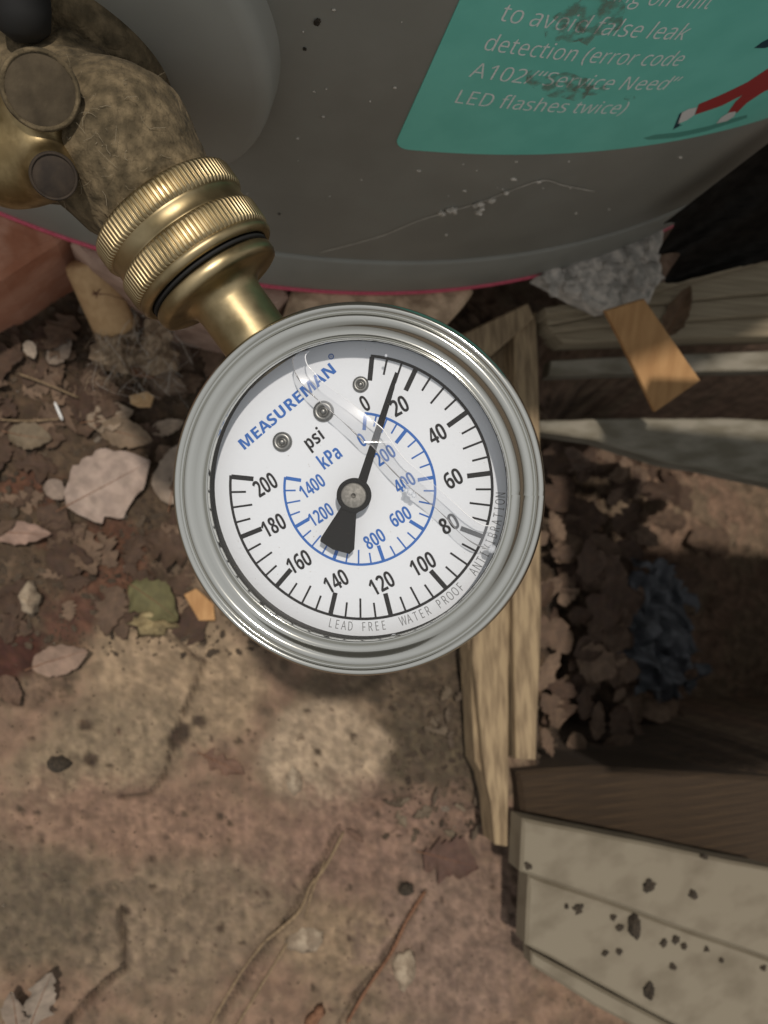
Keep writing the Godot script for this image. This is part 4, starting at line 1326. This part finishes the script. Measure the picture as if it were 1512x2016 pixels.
	for i in 4:
		st = S()
		if i < 2:
			lump(st, Vector3.ZERO, Vector3(1.0, 0.55, 0.8), 0.7, i * 9 + 4, 6)
		elif i == 2:
			tube(st, [Vector3(-2.2, 0, 0), Vector3(-0.7, 0.15, 0.25), Vector3(0.8, 0.1, 0.1), Vector3(2.2, 0, -0.2)], [0.12, 0.2, 0.2, 0.1], 5)
		else:
			slab(st, PackedVector3Array([Vector3(-1.3, 0, -0.5), Vector3(0.1, 0.1, -0.9), Vector3(1.2, 0, -0.2), Vector3(0.8, 0.15, 0.7), Vector3(-0.9, 0, 0.6)]), Vector3(0, -0.16, 0), 0.05)
		shapes.append(fin(st))
	for i in 4:
		var mm := MultiMesh.new()
		mm.transform_format = MultiMesh.TRANSFORM_3D
		mm.use_colors = true
		mm.mesh = shapes[i]
		var at := []
		var cols := []
		var tries := 0
		while at.size() < [3200, 2600, 500, 1700][i] and tries < 16000:
			tries += 1
			var q := Vector2(rng.randf_range(-60, 1540), rng.randf_range(560, 2060))
			var dens := 0.3
			if q.x < 640 and q.y < 1290:
				dens = 0.85
			elif q.x > 760 and q.x < 960 and q.y > 1330 and q.y < 1650:
				dens = 1.0
			elif q.x > 1060 and q.y > 900 and q.y < 1500:
				dens = 0.7
			elif q.x > 930 and q.y < 1680:
				dens = 0.3
			if rng.randf() > dens:
				continue
			var g := G(q.x, q.y)
			var sc := rng.randf_range(0.0003, 0.0009) * (0.7 if i < 2 else 1.2) * (1.8 if i == 3 and dens > 0.5 else 1.0)
			if dens == 0.3:
				sc *= 0.45
			var bs := Basis(Vector3.UP, rng.randf() * TAU) * Basis(Vector3.RIGHT, rng.randf_range(-0.5, 0.5)) * Basis.from_scale(Vector3.ONE * sc)
			at.append(Transform3D(bs, Vector3(g.x, soil_at(g.x, g.z)[0] + sc * 0.4, g.z)))
			var t := rng.randf()
			var c := Color(0.08, 0.052, 0.032).lerp(Color(0.21, 0.15, 0.098), t)
			if rng.randf() < 0.02:
				c = Color(0.36, 0.29, 0.22)
			cols.append(c)
		mm.instance_count = at.size()
		for k in at.size():
			mm.set_instance_transform(k, at[k])
			mm.set_instance_color(k, cols[k])
		var mi := MultiMeshInstance3D.new()
		mi.name = ["soil_crumbs", "soil_grit", "stem_litter", "leaf_litter"][i]
		mi.multimesh = mm
		mi.material_override = M.litter
		mi.set_meta("kind", "stuff")
		tag(mi, ["dark crumbs of loam strewn over the ground", "fine grit and crumbs mixed into the loam", "bits of dry stem lying on the loam", "small torn bits of dead leaf on the loam"][i], ["crumbs", "grit", "stem litter", "leaf litter"][i])
		add_child(mi)

# ------------------------------------------------------------------ leaves
func leaf_shape(L: float, w: float, curl: float, fold: float, jag: float, sd: int, c: Color) -> ArrayMesh:
	var nu := 18
	var nv := 10
	var up := []
	for i in nu + 1:
		var row := []
		var s := float(i) / nu
		for k in nv + 1:
			var t := 2.0 * k / nv - 1.0
			var half := w * 0.5 * pow(sin(PI * pow(clampf(s, 0.001, 0.999), 0.8)), 0.75)
			half *= 1.0 + jag * nz.get_noise_2d(s * 260.0 + sd * 13, signf(t) * 50.0) * 1.4 + jag * 0.8 * nz.get_noise_2d(s * 900.0 + sd * 23, signf(t) * 90.0)
			var y := fold * absf(t) * half + curl * L * (pow(s - 0.45, 2.0) * 2.0) + 0.04 * L * nz.get_noise_2d(s * 90.0 + sd * 7, t * 50.0) + 0.018 * L * cos(s * 36.0 - absf(t) * 6.0) * absf(t)
			y += curl * 0.6 * L * pow(absf(t), 3.0) * 0.4
			row.append(Vector3((s - 0.5) * L, y, t * half))
		up.append(row)
	var st := S()
	st.set_smooth_group(1)
	var dn := Vector3(0, -0.00025, 0)
	var put := func(i: int, k: int, low: bool) -> void:
		var t := 2.0 * k / nv - 1.0
		var v := 1.0 + 0.16 * nz.get_noise_2d(i * 11.0 + sd * 5, k * 15.0) + (0.12 if absf(t) < 0.01 else 0.0) - 0.14 * smoothstep(0.15, 0.5, nz.get_noise_2d(i * 26.0 + sd * 9, k * 34.0))
		st.set_color(Color(c.r * v, c.g * v, c.b * v))
		st.add_vertex(up[i][k] + (dn if low else Vector3.ZERO))
	for i in nu:
		for k in nv:
			for e in [[0, 0], [1, 0], [1, 1], [0, 0], [1, 1], [0, 1]]:
				put.call(i + e[0], k + e[1], false)
			for e in [[0, 0], [1, 1], [1, 0], [0, 0], [0, 1], [1, 1]]:
				put.call(i + e[0], k + e[1], true)
	st.generate_normals()
	st.index()
	return st.commit()

func leaf(px: float, py: float, len_px: float, w_px: float, deg: float, c: Color, label: String, group := "", tilt := 0.15, lift := 0.003, sd := -1, jag := 0.15, curl := 0.12) -> void:
	var g := G(px, py)
	var y: float = soil_at(g.x, g.z)[0]
	g = G(px, py, y + lift)
	var u := G(px + 40.0 * cos(deg_to_rad(deg)), py + 40.0 * sin(deg_to_rad(deg)), y + lift) - g
	var k := u.length() / 40.0
	u = u.normalized()
	if sd < 0:
		sd = int(px * 3 + py)
	var o := Node3D.new()
	o.name = numbered("dead_leaf")
	add_child(o)
	var z := u.cross(Vector3.UP).normalized()
	var b := Basis(u, Vector3.UP, z) * Basis(Vector3(1, 0, 0), tilt * (1 if sd % 2 else -1)) * Basis(Vector3(0, 0, 1), tilt * 0.5)
	o.transform = Transform3D(b, g)
	tag(o, label, "leaf", group)
	part("blade", leaf_shape(len_px * k, w_px * k, curl, 0.12, jag, sd, c), M.leaf, o)
	if len_px < 84.0 or group != "":
		return
	var st := S()
	var pts := []
	for i in 7:
		var s := i / 6.0 * 0.95 + (-0.12 if i == 0 else 0.0)
		pts.append(Vector3((s - 0.5) * len_px * k, curl * len_px * k * pow(s - 0.45, 2.0) * 2.0 + 0.00012 + 0.04 * len_px * k * nz.get_noise_2d(s * 90.0 + sd * 7, 0.0), 0))
	tube(st, pts, [0.00024, 0.0002, 0.00017, 0.00014, 0.00011, 0.00008, 0.00004], 5)
	part("midrib", fin(st), M.bark, o)

func leaves() -> void:
	var pale := Color(0.34, 0.27, 0.21)
	var tan := Color(0.19, 0.135, 0.088)
	var brown := Color(0.12, 0.07, 0.045)
	leaf(215, 952, 185, 134, -28, Color(0.36, 0.275, 0.225), "large pale grey pink leaf left of the gauge", "", 0.05, 0.004, 5, 0.22, 0.08)
	leaf(345, 935, 120, 80, -80, Color(0.27, 0.21, 0.16), "pale leaf half under the gauge beside the large leaf", "", 0.1, 0.003)
	leaf(250, 855, 110, 60, 15, tan, "grey brown leaf above the large pale leaf")
	leaf(330, 842, 70, 34, -15, Color(0.30, 0.23, 0.17), "small pale curled leaf next to the gauge's left rim")
	leaf(340, 700, 110, 66, 40, Color(0.15, 0.105, 0.075), "dark leaf right of the pale nest, under the brass stem")
	leaf(330, 755, 90, 50, 25, Color(0.19, 0.135, 0.095), "brown leaf with visible midrib right of the tan chip")
	leaf(120, 690, 70, 40, -50, Color(0.25, 0.195, 0.15), "pale small leaf below the orange brick")
	leaf(60, 690, 40, 24, 70, Color(0.34, 0.28, 0.22), "tiny pale leaf left of the small pale one")
	leaf(60, 860, 90, 60, 10, Color(0.17, 0.13, 0.085), "olive brown leaf at the left edge by the grass stem")
	leaf(110, 965, 50, 40, 50, Color(0.25, 0.19, 0.15), "small crumpled leaf at the left of the large pale one")
	leaf(40, 1050, 130, 50, 4, Color(0.30, 0.20, 0.155), "pinkish flat leaf at the left edge")
	leaf(120, 1295, 120, 70, -20, Color(0.28, 0.19, 0.14), "curled pinkish leaf at the left below the red soil", "", 0.35, 0.005)
	leaf(20, 1360, 70, 40, 60, brown, "dark brown leaf at the left edge beside the curled one")
	leaf(80, 1965, 130, 60, -70, Color(0.25, 0.20, 0.155), "pale jagged leaf in the bottom left corner", "", 0.25, 0.005, 3, 0.5)
	leaf(30, 1990, 90, 46, -95, Color(0.22, 0.17, 0.13), "narrow pale leaf at the very bottom left corner", "", 0.25, 0.004, 8, 0.5)
	leaf(885, 1692, 110, 70, 15, Color(0.105, 0.058, 0.042), "dark red brown torn leaf left of the splintered lath", "", 0.06, 0.0015, 6, 0.6)
	leaf(700, 1645, 40, 14, 35, Color(0.13, 0.075, 0.05), "small dark leaf bit at the tip of the long straw")
	leaf(440, 1505, 90, 34, 25, Color(0.16, 0.09, 0.06), "dark torn leaf bit on the bare ground below the gauge", "", 0.2, 0.002, 2, 0.7)
	leaf(1335, 615, 95, 40, -62, Color(0.17, 0.105, 0.062), "curled brown leaf on the weathered boards right of the shim", "", 0.5, 0.037)
	leaf(1120, 905, 90, 46, 15, Color(0.13, 0.085, 0.06), "brown leaf under the off-white tapering board")
	# heap of leaves in the hole
	var spots := []
	for i in 130:
		var q := Vector2(rng.randf_range(1062, 1300), rng.randf_range(900, 1490))
		if rng.randf() < 0.35:
			q.x += rng.randf_range(40, 150)
		var l := rng.randf_range(30, 95)
		spots.append([q.x, q.y, l, l * rng.randf_range(0.4, 0.85), rng.randf() * 360.0])
	for i in spots.size():
		var s: Array = spots[i]
		var t := rng.randf()
		var c := Color(0.062, 0.034, 0.020).lerp(Color(0.19, 0.125, 0.082), t * t)
		leaf(s[0], s[1], s[2], s[3], s[4], c, "dull brown dead leaf lying in the heap in the dark hole", "dead leaves in the dark hole", rng.randf_range(0.05, 0.4), rng.randf_range(0.001, 0.012), -1, rng.randf_range(0.1, 0.45), rng.randf_range(-0.12, 0.2))
	for i in 170:
		var q := Vector2(rng.randf_range(-30, 560), rng.randf_range(600, 1240))
		if q.distance_to(Vector2(215, 950)) < 110 or q.distance_to(Vector2(250, 640)) < 120:
			continue
		var t := rng.randf()
		var c := Color(0.062, 0.034, 0.020).lerp(Color(0.19, 0.125, 0.082), t * t)
		var ll := rng.randf_range(30, 105)
		leaf(q.x, q.y, ll, ll * rng.randf_range(0.35, 0.75), rng.randf() * 360.0, c, "small dull brown leaf scrap among the loam at left", "leaf scraps on the dark loam", rng.randf_range(0.03, 0.35), rng.randf_range(0.0, 0.003), -1, rng.randf_range(0.3, 0.8), rng.randf_range(-0.12, 0.2))
	for i in 22:
		var q := Vector2(rng.randf_range(770, 950), rng.randf_range(1360, 1640))
		var t := rng.randf()
		var c := Color(0.085, 0.06, 0.04).lerp(Color(0.20, 0.155, 0.105), t * t)
		leaf(q.x, q.y, rng.randf_range(20, 50), rng.randf_range(8, 24), rng.randf() * 360.0, c, "torn brown leaf scrap in the debris beside the splintered lath", "leaf scraps by the splintered lath", rng.randf_range(0.1, 0.5), rng.randf_range(0.001, 0.006), -1, 0.6)
